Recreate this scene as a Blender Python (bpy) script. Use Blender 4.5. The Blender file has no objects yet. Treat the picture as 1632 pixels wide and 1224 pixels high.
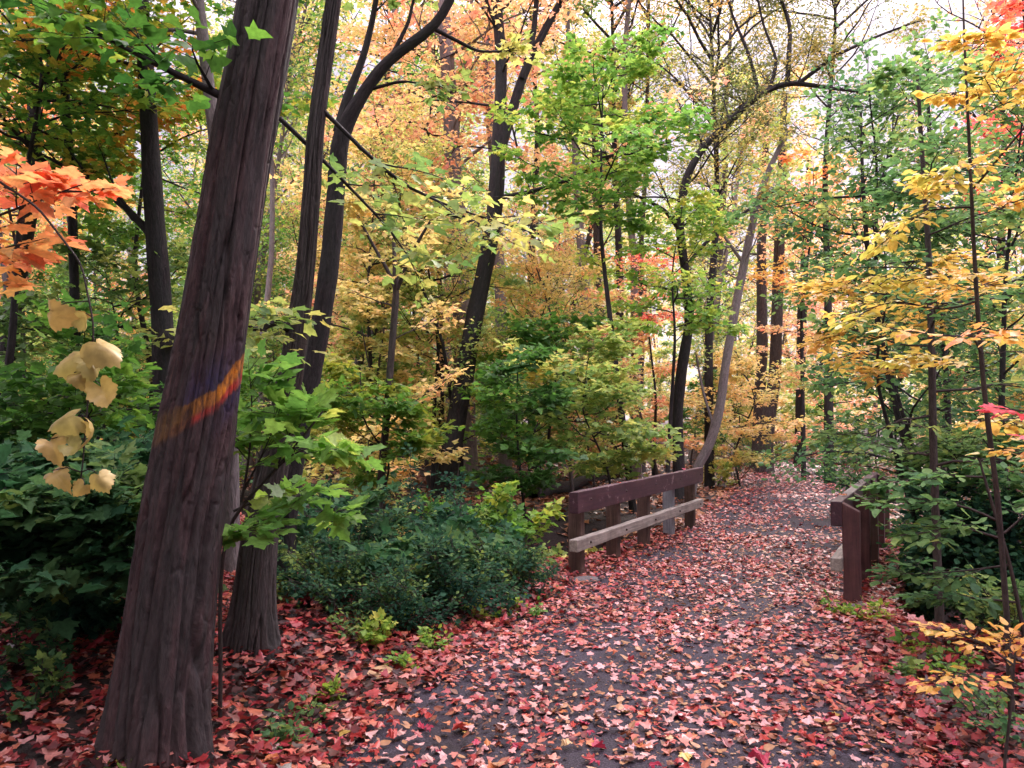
import bpy, bmesh, math, random
import numpy as np
from math import radians, sin, cos, pi
from mathutils import Vector

S = bpy.context.scene
COL = S.collection

# ------------------------------------------------------------------ camera, sky, sun, exposure
F = 1280.0; CAMH = 1.6; PITCH = radians(2.5)
cam = bpy.data.objects.new('camera', bpy.data.cameras.new('camera')); COL.objects.link(cam)
cam.location = (0, 0, CAMH); cam.rotation_euler = (radians(90) + PITCH, 0, 0)
cam.data.sensor_width = 36; cam.data.lens = F / 1632 * 36
cam.data.clip_start = 0.05; cam.data.clip_end = 3000
S.camera = cam

SKY_LOW, SKY_HIGH = 3.0, 34.0
SUN_EL, SUN_AZ = radians(38), radians(22)          # azimuth from +Y towards +X
W = bpy.data.worlds.new('World'); S.world = W; W.use_nodes = True
nt = W.node_tree; nt.nodes.clear()
wo = nt.nodes.new('ShaderNodeOutputWorld'); bg = nt.nodes.new('ShaderNodeBackground')
sk = nt.nodes.new('ShaderNodeTexSky'); sk.sky_type = 'NISHITA'; sk.sun_disc = False
sk.sun_elevation = SUN_EL; sk.sun_rotation = SUN_AZ
# overcast veil over the Nishita sky: dimmer towards the horizon, about three times brighter overhead
mx = nt.nodes.new('ShaderNodeMix'); mx.data_type = 'RGBA'; mx.inputs[0].default_value = 0.88
stc = nt.nodes.new('ShaderNodeTexCoord'); ssx = nt.nodes.new('ShaderNodeSeparateXYZ'); nt.links.new(stc.outputs['Generated'], ssx.inputs[0])
srm = nt.nodes.new('ShaderNodeMapRange'); srm.inputs[1].default_value = .4; srm.inputs[2].default_value = .85; srm.inputs[3].default_value = SKY_LOW; srm.inputs[4].default_value = SKY_HIGH
nt.links.new(ssx.outputs[2], srm.inputs[0])
svm = nt.nodes.new('ShaderNodeVectorMath'); svm.operation = 'SCALE'; svm.inputs[0].default_value = (1.0, .85, .98); nt.links.new(srm.outputs[0], svm.inputs['Scale'])
nt.links.new(svm.outputs[0], mx.inputs[7])
nt.links.new(sk.outputs[0], mx.inputs[6]); nt.links.new(mx.outputs[2], bg.inputs[0])
bg.inputs[1].default_value = 0.12; nt.links.new(bg.outputs[0], wo.inputs[0])
sl = bpy.data.lights.new('sun', 'SUN'); sl.energy = 3.0; sl.angle = radians(12); sl.color = (1, .91, .84)
so = bpy.data.objects.new('sun', sl); COL.objects.link(so)
sd = Vector((sin(SUN_AZ) * cos(SUN_EL), cos(SUN_AZ) * cos(SUN_EL), sin(SUN_EL)))
so.rotation_euler = (-sd).to_track_quat('-Z', 'Y').to_euler(); so.location = (0, 0, 40)
S.view_settings.view_transform = 'Standard'; S.view_settings.look = 'None'
S.view_settings.exposure = 1.34; S.view_settings.gamma = 1
S.render.engine = 'CYCLES'
S.cycles.max_bounces = 8; S.cycles.diffuse_bounces = 4; S.cycles.transmission_bounces = 4; S.cycles.glossy_bounces = 2
S.cycles.use_denoising = True

# ------------------------------------------------------------------ helpers
def P(px, py, Y):
    """point seen at photo pixel (px, py), Y metres ahead"""
    a, b = (px - 816) / F, (612 - py) / F
    dy = cos(PITCH) - b * sin(PITCH); dz = sin(PITCH) + b * cos(PITCH)
    return np.array([a * Y / dy, Y, CAMH + dz * Y / dy])

def unit(v):
    v = np.asarray(v, float); return v / (np.linalg.norm(v, axis=-1, keepdims=True) + 1e-9)

def lerp(a, b, t): return a + (b - a) * t
def sstep(a, b, x):
    t = np.clip((x - a) / (b - a), 0, 1); return t * t * (3 - 2 * t)

def vnoise(p, seed=0):
    """value noise 0..1 on an (N,3) array"""
    p = np.asarray(p, float); i = np.floor(p).astype(np.int64); f = p - i; f = f * f * (3 - 2 * f)
    def h(x, y, z):
        n = (x * 374761393 + y * 668265263 + z * 2147483647 + seed * 974634777) & 0xffffffff
        n = ((n ^ (n >> 13)) * 1274126177) & 0xffffffff
        return ((n ^ (n >> 16)) & 0xffff) / 65535.0
    x, y, z = i[:, 0], i[:, 1], i[:, 2]; u, v, w = f[:, 0], f[:, 1], f[:, 2]
    return lerp(lerp(lerp(h(x, y, z), h(x+1, y, z), u), lerp(h(x, y+1, z), h(x+1, y+1, z), u), v),
                lerp(lerp(h(x, y, z+1), h(x+1, y, z+1), u), lerp(h(x, y+1, z+1), h(x+1, y+1, z+1), u), v), w)

# path centre line x = pc(y)
_ky = np.array([-60, -3, 0, 3.7, 7.65, 11.35, 16, 22, 28, 36, 46, 60, 200.])
_kx = np.array([-14, -1.1, -.55, .45, 1.8, 3.8, 5.75, 7.75, 10.4, 15.5, 24, 38, 180.])
_yy = np.linspace(-60, 200, 1300)
_xx = np.interp(_yy, _ky, _kx)
for _ in range(3): _xx = np.convolve(np.pad(_xx, 4, 'edge'), np.ones(9) / 9, 'valid')
_sl = np.gradient(_xx, _yy)
def pc(y): return np.interp(y, _yy, _xx)
def pdist(x, y):
    s = np.interp(y, _yy, _sl); return (x - pc(y)) / np.sqrt(1 + s * s)
BD = np.array([.474, .881]); BN = np.array([.881, -.474]); BC = np.array([2.8, 9.5])     # bridge axis, normal, centre
def gh(x, y):
    x = np.asarray(x, float); y = np.asarray(y, float)
    d = np.abs(pdist(x, y)); k = sstep(1.5, 3.2, d)
    b = .07 * np.sin(x * 1.1 + y * .6) + .06 * np.sin(x * -.5 + y * .93 + 1.3) + .03 * np.sin(2.9 * x + 2.1 * y)
    far = sstep(18, 60, y) * 1.2 * sstep(2, 12, d)
    al = (x - BC[0]) * BD[0] + (y - BC[1]) * BD[1]; pr = (x - BC[0]) * BN[0] + (y - BC[1]) * BN[1]
    gul = -np.where(pr > 0, 1.9, 1.05) * np.exp(-((al + np.where(pr > 0, .55, .12 * pr)) / np.where(pr > 0, 1.45, 1.25)) ** 4) * sstep(1.5, np.where(pr > 0, 2.15, 2.6), np.abs(pr)) * (1 - .5 * sstep(9, 16, np.abs(pr)))
    return k * (b + .02) + far + gul - .012

def mesh_obj(name, V, faces_len, loops, mats, parent=None, mat_idx=None, smooth=None, attrs=None):
    me = bpy.data.meshes.new(name)
    V = np.ascontiguousarray(V, np.float32)
    loops = np.ascontiguousarray(loops, np.int32); fl = np.ascontiguousarray(faces_len, np.int32)
    me.vertices.add(len(V)); me.vertices.foreach_set('co', V.ravel())
    me.loops.add(len(loops)); me.loops.foreach_set('vertex_index', loops)
    me.polygons.add(len(fl))
    st = np.concatenate([[0], np.cumsum(fl)[:-1]]).astype(np.int32)
    me.polygons.foreach_set('loop_start', st); me.polygons.foreach_set('loop_total', fl)
    if smooth is not None: me.polygons.foreach_set('use_smooth', np.full(len(fl), smooth, bool))
    if mat_idx is not None: me.polygons.foreach_set('material_index', np.ascontiguousarray(mat_idx, np.int32))
    for m in mats: me.materials.append(m)
    for k, (tp, a) in (attrs or {}).items():
        at = me.attributes.new(k, tp, 'POINT')
        at.data.foreach_set('vector' if tp == 'FLOAT_VECTOR' else 'value', np.ascontiguousarray(a, np.float32).ravel())
    me.update(calc_edges=True); me.validate()
    o = bpy.data.objects.new(name, me); COL.objects.link(o)
    if parent: o.parent = parent
    return o

class MB:
    """collects tubes (quads) with a bark coordinate"""
    def __init__(s): s.v = []; s.f = []; s.b = []; s.n = 0
    def tube(s, pts, rad, sides=8, s0=0.0):
        pts = np.asarray(pts, float); rad = np.asarray(rad, float); n = len(pts)
        t = unit(np.gradient(pts, axis=0))
        ref = np.array([0, 1., 0]) if abs(t[0][1]) < .8 else np.array([1., 0, 0])
        u = unit(np.cross(t, ref)); w = np.cross(t, u)
        th = np.arange(sides) * 2 * pi / sides
        L = s0 + np.concatenate([[0], np.cumsum(np.linalg.norm(np.diff(pts, axis=0), axis=1))])
        ring = np.cos(th)[None, :, None] * u[:, None] + np.sin(th)[None, :, None] * w[:, None]
        V = pts[:, None] + ring * rad[:, None, None]
        B = np.stack([np.cos(th)[None] * np.maximum(rad, .01)[:, None], np.sin(th)[None] * np.maximum(rad, .01)[:, None], np.repeat(L[:, None], sides, 1)], -1)
        i = np.arange(n - 1)[:, None] * sides; j = np.arange(sides)[None]; k = (j + 1) % sides
        Fq = np.stack([i + j, i + k, i + sides + k, i + sides + j], -1).reshape(-1, 4) + s.n
        s.v.append(V.reshape(-1, 3)); s.b.append(B.reshape(-1, 3)); s.f.append(Fq); s.n += n * sides
    def sticks(s, P0, P1, r0, r1, sides=3):
        n = len(P0)
        if not n: return
        t = unit(P1 - P0); ref = np.where(np.abs(t[:, 2:3]) < .8, np.array([[0, 0, 1.]]), np.array([[1., 0, 0]]))
        u = unit(np.cross(t, ref)); w = np.cross(t, u); th = np.arange(sides) * 2 * pi / sides
        ring = np.cos(th)[None, :, None] * u[:, None] + np.sin(th)[None, :, None] * w[:, None]
        V = np.concatenate([P0[:, None] + ring * r0, P1[:, None] + ring * r1], 1)
        j = np.arange(sides); k = (j + 1) % sides
        q = np.stack([j, k, sides + k, sides + j], -1)
        Fq = (np.arange(n) * 2 * sides)[:, None, None] + q[None] + s.n
        s.v.append(V.reshape(-1, 3)); s.b.append(V.reshape(-1, 3) * .3); s.f.append(Fq.reshape(-1, 4)); s.n += n * 2 * sides
    def build(s, name, mat, parent=None, off=(0, 0, 0)):
        V = np.concatenate(s.v) - np.asarray(off); Fq = np.concatenate(s.f)
        return mesh_obj(name, V, np.full(len(Fq), 4), Fq.ravel(), [mat], parent, smooth=True,
                        attrs={'bark': ('FLOAT_VECTOR', np.concatenate(s.b))})

def tag(o, label=None, cat=None, group=None, kind=None):
    if label: o['label'] = label
    if cat: o['category'] = cat
    if group: o['group'] = group
    if kind: o['kind'] = kind
    return o
def thing(name, label, cat, loc=(0, 0, 0), group=None):
    o = bpy.data.objects.new(name, None); COL.objects.link(o); o.location = tuple(float(c) for c in loc)
    return tag(o, label, cat, group)

def copy_tree(o, loc, rz=0, sc=1, mat=None, part=None):
    r = o.copy(); COL.objects.link(r); r.location = loc; r.rotation_euler = (0, 0, rz); r.scale = (sc,) * 3 if np.isscalar(sc) else sc
    for ch in o.children:
        c = ch.copy(); COL.objects.link(c); c.parent = r
        if mat and ch.name.split('.')[0] in ('crown', 'foliage'):
            c.material_slots[0].link = 'OBJECT'; c.material_slots[0].material = mat
    return r

# ------------------------------------------------------------------ materials
def newmat(name):
    m = bpy.data.materials.new(name); m.use_nodes = True; n = m.node_tree.nodes; n.clear()
    out = n.new('ShaderNodeOutputMaterial'); return m, n, m.node_tree.links, out
def ramp(n, stops, interp='LINEAR'):
    r = n.new('ShaderNodeValToRGB'); cr = r.color_ramp; cr.interpolation = interp
    while len(cr.elements) < len(stops): cr.elements.new(.5)
    for e, (p, c) in zip(cr.elements, stops): e.position = p; e.color = (*c, 1)
    return r
def noise(n, l, vec, scale, detail=4, rough=.55, dist=0):
    t = n.new('ShaderNodeTexNoise'); t.inputs['Scale'].default_value = scale; t.inputs['Detail'].default_value = detail
    t.inputs['Roughness'].default_value = rough; t.inputs['Distortion'].default_value = dist
    if vec is not None: l.new(vec, t.inputs['Vector'])
    return t
def vscale(n, l, vec, s):
    m = n.new('ShaderNodeMapping'); m.inputs['Scale'].default_value = s; l.new(vec, m.inputs['Vector']); return m.outputs[0]
def mixc(n, l, fac, a, b, mode='MIX'):
    m = n.new('ShaderNodeMix'); m.data_type = 'RGBA'; m.blend_type = mode
    for s, v in ((0, fac), (6, a), (7, b)):
        if hasattr(v, 'is_output'): l.new(v, m.inputs[s])
        else: m.inputs[s].default_value = v if s == 0 else (*v, 1)
    return m.outputs[2]
def bump(n, l, h, strength, dist, prev=None):
    b = n.new('ShaderNodeBump'); b.inputs['Strength'].default_value = strength; b.inputs['Distance'].default_value = dist
    l.new(h, b.inputs['Height'])
    if prev: l.new(prev, b.inputs['Normal'])
    return b.outputs[0]

def leaf_mat(name, cols, trans=.45, rough=.48, tgain=1.25, spot=.12, spec=.35):
    # a living leaf reflects and transmits: the colours here are halves of that sum, the shader shares it out
    if trans > .3: cols = [tuple(min(.8, v * 1.55) for v in c) for c in cols]
    m, n, l, out = newmat(name)
    a = n.new('ShaderNodeAttribute'); a.attribute_name = 'r'
    oi = n.new('ShaderNodeObjectInfo')
    r = ramp(n, [(i / (len(cols) - 1), c) for i, c in enumerate(cols)])
    ad = n.new('ShaderNodeMath'); ad.operation = 'MULTIPLY_ADD'; l.new(oi.outputs['Random'], ad.inputs[0]); ad.inputs[1].default_value = .24
    sub = n.new('ShaderNodeMath'); sub.operation = 'SUBTRACT'; l.new(a.outputs['Fac'], sub.inputs[0]); sub.inputs[1].default_value = .12
    l.new(sub.outputs[0], ad.inputs[2]); l.new(ad.outputs[0], r.inputs[0])
    tc = n.new('ShaderNodeTexCoord')
    nz = noise(n, l, tc.outputs['Object'], 38, 3)
    rr = ramp(n, [(.3, (1 - spot * 2.6,) * 3), (.65, (1 + spot,) * 3)]); l.new(nz.outputs[0], rr.inputs[0])
    c = mixc(n, l, 1.0, r.outputs[0], rr.outputs[0], 'MULTIPLY')
    p = n.new('ShaderNodeBsdfPrincipled'); l.new(c, p.inputs['Base Color']); p.inputs['Roughness'].default_value = rough
    p.inputs['Specular IOR Level'].default_value = spec
    t = n.new('ShaderNodeBsdfTranslucent')
    tc2 = mixc(n, l, 1.0, c, (tgain, tgain * .98, tgain * .8), 'MULTIPLY'); l.new(tc2, t.inputs[0])
    ms = n.new('ShaderNodeMixShader'); ms.inputs[0].default_value = trans
    l.new(p.outputs[0], ms.inputs[1]); l.new(t.outputs[0], ms.inputs[2]); l.new(ms.outputs[0], out.inputs[0])
    return m

LM = {
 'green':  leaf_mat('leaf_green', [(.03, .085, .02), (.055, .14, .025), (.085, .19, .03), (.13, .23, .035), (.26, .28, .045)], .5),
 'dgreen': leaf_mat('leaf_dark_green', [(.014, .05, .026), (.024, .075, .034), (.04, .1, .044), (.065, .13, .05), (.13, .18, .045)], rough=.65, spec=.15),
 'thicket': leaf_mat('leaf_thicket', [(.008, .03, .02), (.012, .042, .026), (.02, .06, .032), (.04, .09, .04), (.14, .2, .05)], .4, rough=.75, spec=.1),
 'teal':   leaf_mat('leaf_blue_green', [(.035, .09, .04), (.055, .125, .045), (.085, .165, .055), (.14, .21, .065), (.26, .27, .08)], .5, rough=.55, spec=.15),
 'lime':   leaf_mat('leaf_lime', [(.07, .17, .035), (.11, .23, .045), (.18, .29, .055), (.3, .35, .07), (.48, .4, .1)], .5),
 'ygreen': leaf_mat('leaf_yellow_green', [(.08, .16, .05), (.17, .25, .065), (.29, .32, .09), (.42, .37, .12), (.5, .36, .14)], .5),
 'yellow': leaf_mat('leaf_yellow', [(.22, .25, .08), (.38, .33, .12), (.48, .38, .15), (.52, .37, .17), (.52, .28, .15)], .5),
 'peach':  leaf_mat('leaf_peach', [(.42, .35, .15), (.52, .36, .19), (.54, .3, .18), (.54, .24, .17), (.48, .15, .12)], .5),
 'orange': leaf_mat('leaf_orange', [(.56, .38, .1), (.64, .33, .11), (.66, .26, .11), (.62, .19, .09), (.55, .1, .08)], .5),
 'gold':   leaf_mat('leaf_gold', [(.32, .31, .07), (.42, .32, .08), (.47, .3, .08), (.5, .27, .08), (.46, .19, .08)], .45),
 'mixed':  leaf_mat('leaf_green_and_orange', [(.03, .1, .02), (.055, .15, .025), (.1, .21, .03), (.26, .28, .04), (.55, .2, .05)], .48),
 'olive':  leaf_mat('leaf_olive', [(.06, .08, .03), (.13, .14, .05), (.24, .2, .06), (.36, .26, .08), (.42, .2, .09)], .45),
 'red':    leaf_mat('leaf_pink_red', [(.55, .25, .13), (.55, .13, .09), (.5, .07, .07), (.45, .05, .08), (.5, .12, .16)], .45),
 'pale':   leaf_mat('leaf_pale_yellow', [(.3, .3, .09), (.37, .3, .1), (.4, .3, .1), (.37, .26, .085), (.32, .2, .08)], .25, spot=.08),
 'litter': leaf_mat('fallen_leaf_mix', [(.035, .011, .011), (.13, .018, .02), (.28, .022, .032), (.35, .045, .038), (.42, .12, .065), (.48, .2, .19), (.5, .28, .28)], .12, .42, spot=.14),
 'brownlit': leaf_mat('fallen_leaf_brown', [(.045, .018, .012), (.09, .03, .018), (.17, .05, .025), (.24, .07, .035), (.3, .12, .05), (.34, .18, .09)], .12, .5),
}
FLM = {
 'pink': leaf_mat('fallen_pink', [(.46, .22, .2), (.52, .29, .27), (.55, .35, .31)], .1, .42, spot=.1),
 'red': leaf_mat('fallen_red', [(.26, .02, .022), (.36, .035, .03), (.42, .06, .035)], .14, .4, spot=.16),
 'crimson': leaf_mat('fallen_crimson', [(.3, .02, .05), (.4, .035, .075), (.42, .06, .1)], .14, .4, spot=.14),
 'orange': leaf_mat('fallen_orange', [(.4, .09, .03), (.46, .15, .05), (.48, .2, .08)], .14, .45, spot=.14),
 'brown': leaf_mat('fallen_brown', [(.06, .02, .014), (.12, .035, .02), (.18, .06, .035)], .08, .5, spot=.16),
 'tan': leaf_mat('fallen_tan', [(.38, .2, .09), (.46, .28, .14), (.5, .34, .2)], .1, .5, spot=.1),
 'green': leaf_mat('fallen_green', [(.05, .14, .04), (.07, .18, .05), (.1, .2, .06)], .14, .45),
 'yellow': leaf_mat('fallen_yellow', [(.45, .3, .06), (.5, .33, .08), (.55, .38, .12)], .14, .45),
}

def bark_mat(name, dark, mid, light, lichen=(.06, .075, .06), k=1.0, lich=.4, tint=False):
    m, n, l, out = newmat(name)
    a = n.new('ShaderNodeAttribute'); a.attribute_name = 'bark'; v = a.outputs['Vector']
    v1 = vscale(n, l, v, (30 * k, 30 * k, 7 * k)); v2 = vscale(n, l, v, (90 * k, 90 * k, 26 * k)); v3 = vscale(n, l, v, (9, 9, 1.1))
    n1 = noise(n, l, v1, 1.0, 6, .62, .6); n2 = noise(n, l, v2, 1.0, 4, .6); n3 = noise(n, l, v3, 1.0, 3, .6)
    r = ramp(n, [(.28, dark), (.5, mid), (.74, light)]); l.new(n1.outputs[0], r.inputs[0])
    r3 = ramp(n, [(.4, (0, 0, 0)), (.56, (lich,) * 3)]); l.new(n3.outputs[0], r3.inputs[0])
    c = mixc(n, l, r3.outputs[0], r.outputs[0], lichen)
    r2 = ramp(n, [(.3, (.72,) * 3), (.7, (1.22,) * 3)]); l.new(n2.outputs[0], r2.inputs[0])
    c = mixc(n, l, 1.0, c, r2.outputs[0], 'MULTIPLY')
    if tint:
        pa = n.new('ShaderNodeAttribute'); pa.attribute_name = 'tint'; pf = n.new('ShaderNodeAttribute'); pf.attribute_name = 'tint_amount'
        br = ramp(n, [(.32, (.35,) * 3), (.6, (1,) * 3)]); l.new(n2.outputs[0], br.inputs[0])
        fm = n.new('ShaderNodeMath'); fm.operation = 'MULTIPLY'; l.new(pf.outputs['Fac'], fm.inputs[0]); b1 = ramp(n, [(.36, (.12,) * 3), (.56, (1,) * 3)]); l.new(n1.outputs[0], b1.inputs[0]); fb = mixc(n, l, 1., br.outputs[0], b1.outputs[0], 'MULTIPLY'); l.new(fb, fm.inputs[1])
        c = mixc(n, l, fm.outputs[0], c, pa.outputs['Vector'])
    p = n.new('ShaderNodeBsdfPrincipled'); l.new(c, p.inputs['Base Color']); p.inputs['Roughness'].default_value = .85
    p.inputs['Specular IOR Level'].default_value = .25
    b = bump(n, l, n1.outputs[0], .9, .022 / k); b = bump(n, l, n2.outputs[0], .8, .007, b); l.new(b, p.inputs['Normal'])
    l.new(p.outputs[0], out.inputs[0]); return m
BM = {
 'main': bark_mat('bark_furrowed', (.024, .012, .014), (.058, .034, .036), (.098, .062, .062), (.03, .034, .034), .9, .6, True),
 'grey': bark_mat('bark_grey_brown', (.022, .016, .017), (.058, .044, .045), (.12, .096, .096), (.06, .066, .062)),
 'dark': bark_mat('bark_dark', (.008, .006, .008), (.021, .016, .018), (.045, .036, .038), (.024, .03, .027)),
 'pale': bark_mat('bark_pale', (.09, .07, .075), (.17, .14, .145), (.26, .22, .22), (.13, .135, .12)),
 'twig': bark_mat('bark_twig', (.025, .018, .018), (.05, .036, .034), (.085, .065, .06), k=2.0, lich=.15),
}

# ------------------------------------------------------------------ leaf templates
HALF = {
 'maple0': [(0, 0), (.13, -.10), (.36, -.07), (.30, .06), (.36, .14), (.58, .30), (.45, .36), (.47, .50), (.27, .45), (.22, .60), (.28, .70), (.13, .78), (0, 1.02)],
 'maple1': [(0, 0), (.33, -.06), (.29, .12), (.57, .32), (.25, .45), (.22, .72), (0, 1.0)],
 'maple2': [(0, 0), (.5, .28), (.2, .52), (0, 1.0)],
 'oval0':  [(0, 0), (.16, .08), (.29, .28), (.31, .48), (.22, .74), (.08, .93), (0, 1.0)],
 'oval1':  [(0, 0), (.29, .3), (.24, .68), (0, 1.0)],
 'low':    [(0, 0), (.42, .42), (0, 1.0)],
 'grape0': [(0, .06), (.12, -.08), (.34, -.08), (.45, .06), (.43, .2), (.54, .34), (.42, .5), (.36, .52), (.36, .66), (.22, .78), (.1, .86), (0, .98)],
 'vine':   [(0, .08), (.1, -.06), (.24, -.12), (.36, -.08), (.40, .0), (.47, .05), (.42, .14), (.48, .22), (.56, .34), (.48, .38), (.49, .46), (.38, .47), (.40, .58), (.34, .62), (.32, .72), (.22, .74), (.18, .86), (.09, .88), (0, 1.02)],
}
def template(kind, curl, fold, droop):
    h = np.array(HALF[kind]); n = len(h)
    right = h; left = h[1:-1] * [-1, 1]
    V2 = np.concatenate([right, left]); x, y = V2[:, 0], V2[:, 1]
    z = fold * np.abs(x) - curl * x * x - droop * (y - .4) ** 2 + .05 * np.sin(9 * x + 5 * y) * (np.abs(x) > .1)
    V = np.stack([x, y - .0, z], 1)
    rf = list(range(n))[::-1]; lf = [0] + [n + i for i in range(n - 2)] + [n - 1]
    return V, [rf, lf]
TPL = {k: [template(k, c, f, d) for c, f, d in ((.5, .12, .25), (.1, .3, .5), (.9, .2, .1), (.2, -.15, .6))] for k in HALF}
def blade(kind, curl, fold, droop):
    h = np.array(HALF[kind]); out = np.concatenate([h, h[-2:0:-1] * [-1, 1]]); m = len(out); c = np.array([0, .3]); R_ = [.3, .6, .85, 1.0]
    V2 = np.concatenate([[c]] + [c + (out - c) * r for r in R_]); x, y = V2[:, 0], V2[:, 1]; rad = np.hypot(x, y - .3); an = np.arctan2(x, y - .1)
    z = fold * np.abs(x) - curl * x * x - droop * (y - .3) ** 2 + .035 * np.cos(an * 5) * rad * 2 + .03 * np.sin(7 * x + 4 * y)
    F_ = [[0, 1 + (j + 1) % m, 1 + j] for j in range(m)]
    for r in range(3): F_ += [[1 + r * m + j, 1 + r * m + (j + 1) % m, 1 + (r + 1) * m + (j + 1) % m, 1 + (r + 1) * m + j] for j in range(m)]
    return np.stack([x, y, z], 1), F_
TPL['vine'] = [blade('vine', c, f, d) for c, f, d in ((.9, .1, .9), (-.5, .5, 1.1), (1.6, .0, .5), (.3, .6, -1.2), (2.4, .2, .4), (.6, .35, 1.6))]
def leaf_arrays(kind, pos, ydir, nrm, size, r, rng):
    N = len(pos); T = TPL[kind]; ti = rng.integers(0, len(T), N)
    TV = np.stack([t[0] for t in T])[ti]; fc = T[0][1]; k = TV.shape[1]
    y = unit(ydir); n = unit(nrm - (nrm * y).sum(-1, keepdims=True) * y); x = np.cross(y, n)
    wsc = rng.uniform(.85, 1.15, (N, 1, 1))
    V = pos[:, None] + size[:, None, None] * (TV[..., 0:1] * wsc * x[:, None] + TV[..., 1:2] * y[:, None] + TV[..., 2:3] * n[:, None])
    lp = np.concatenate([np.array(f) for f in fc]); base = (np.arange(N) * k)[:, None] + lp[None]
    fl = np.tile([len(f) for f in fc], N)
    return V.reshape(-1, 3), fl, base.ravel(), np.repeat(r, k)
def leaf_obj(name, kind, pos, ydir, nrm, size, r, mat, rng, parent=None, off=(0, 0, 0)):
    V, fl, lp, rr = leaf_arrays(kind, pos, ydir, nrm, size, r, rng)
    return mesh_obj(name, V - np.asarray(off), fl, lp, [mat], parent, attrs={'r': ('FLOAT', rr)})

def leaves_on(rng, P0, P1, per, size, kind, mat, name='crown', parent=None, off=(0, 0, 0), tilt=.45, droop=.25, spread=.0, clump=1.2, bias=0.0):
    T = len(P0)
    d = P1 - P0; L = np.linalg.norm(d, axis=1); du = unit(d)
    idx = np.repeat(np.arange(T), per); N = len(idx)
    t = (np.tile(np.arange(per), T) + rng.uniform(0, 1, N)) / per; t = .1 + .95 * t
    side = np.where(np.tile(np.arange(per), T) % 2 == 0, 1., -1.)
    up = np.array([0, 0, 1.]); perp = unit(np.cross(du[idx], up) + rng.normal(0, .15, (N, 3)))
    term = np.tile(np.arange(per), T) == per - 1
    yd = du[idx] * np.where(term, 1.4, .55)[:, None] + perp * (side * np.where(term, .1, 1.))[:, None] + rng.normal(0, .28, (N, 3)); yd[:, 2] -= droop
    yd = unit(yd)
    sz = size * rng.uniform(.6, 1.2, N)
    pos = P0[idx] + d[idx] * t[:, None] + yd * (sz * .25)[:, None] + rng.normal(0, spread, (N, 3))
    nr = up + rng.normal(0, tilt, (N, 3))
    r = .55 * vnoise(pos * clump, 7) + .45 * vnoise(pos * clump * 3, 9); r = np.clip((r - .5) * 1.5 + .42 + bias + rng.normal(0, .14, N), 0, 1)
    return leaf_obj(name, kind, pos, yd, nr, sz, r, mat, rng, parent, off)

# ------------------------------------------------------------------ growing wood
def resample(pts, n):
    pts = np.asarray(pts, float); s = np.concatenate([[0], np.cumsum(np.linalg.norm(np.diff(pts[:, :3], axis=0), axis=1))])
    t = np.linspace(0, s[-1], n); out = np.stack([np.interp(t, s, pts[:, k]) for k in range(pts.shape[1])], 1)
    k = np.array([.25, .5, .25])
    for _ in range(2):
        q = out.copy(); q[1:-1] = .25 * out[:-2] + .5 * out[1:-1] + .25 * out[2:]; out = q
    return out
def wander(rng, p, d, L, n, w=.12, up=.03):
    pts = [np.asarray(p, float)]; d = unit(d)
    for _ in range(n):
        d = unit(d + rng.normal(0, w, 3) + np.array([0, 0, up])); pts.append(pts[-1] + d * L / n)
    return np.array(pts)
def limbs_from(rng, trunk, t0, t1, n, L, el=(.1, .7), r=None, up=.03, az=None, prof=None):
    out = []; a = rng.uniform(0, 6.28)
    for i in range(n):
        t = lerp(t0, t1, (i + rng.uniform(0, .9)) / n); f = t * (len(trunk) - 1); j = int(min(f, len(trunk) - 2))
        p = lerp(trunk[j], trunk[j + 1], f - j); a += 2.4 + rng.normal(0, .35)
        if az is not None: a = rng.uniform(*az)
        e = rng.uniform(*el); k = prof(t) if prof else (1 - .55 * (t - t0) / max(t1 - t0, 1e-3))
        l = L * k * rng.uniform(.75, 1.15)
        out.append((wander(rng, p, (cos(a) * cos(e), sin(a) * cos(e), sin(e)), l, 7, .15, up), (r or .012) * l))
    return out
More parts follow.
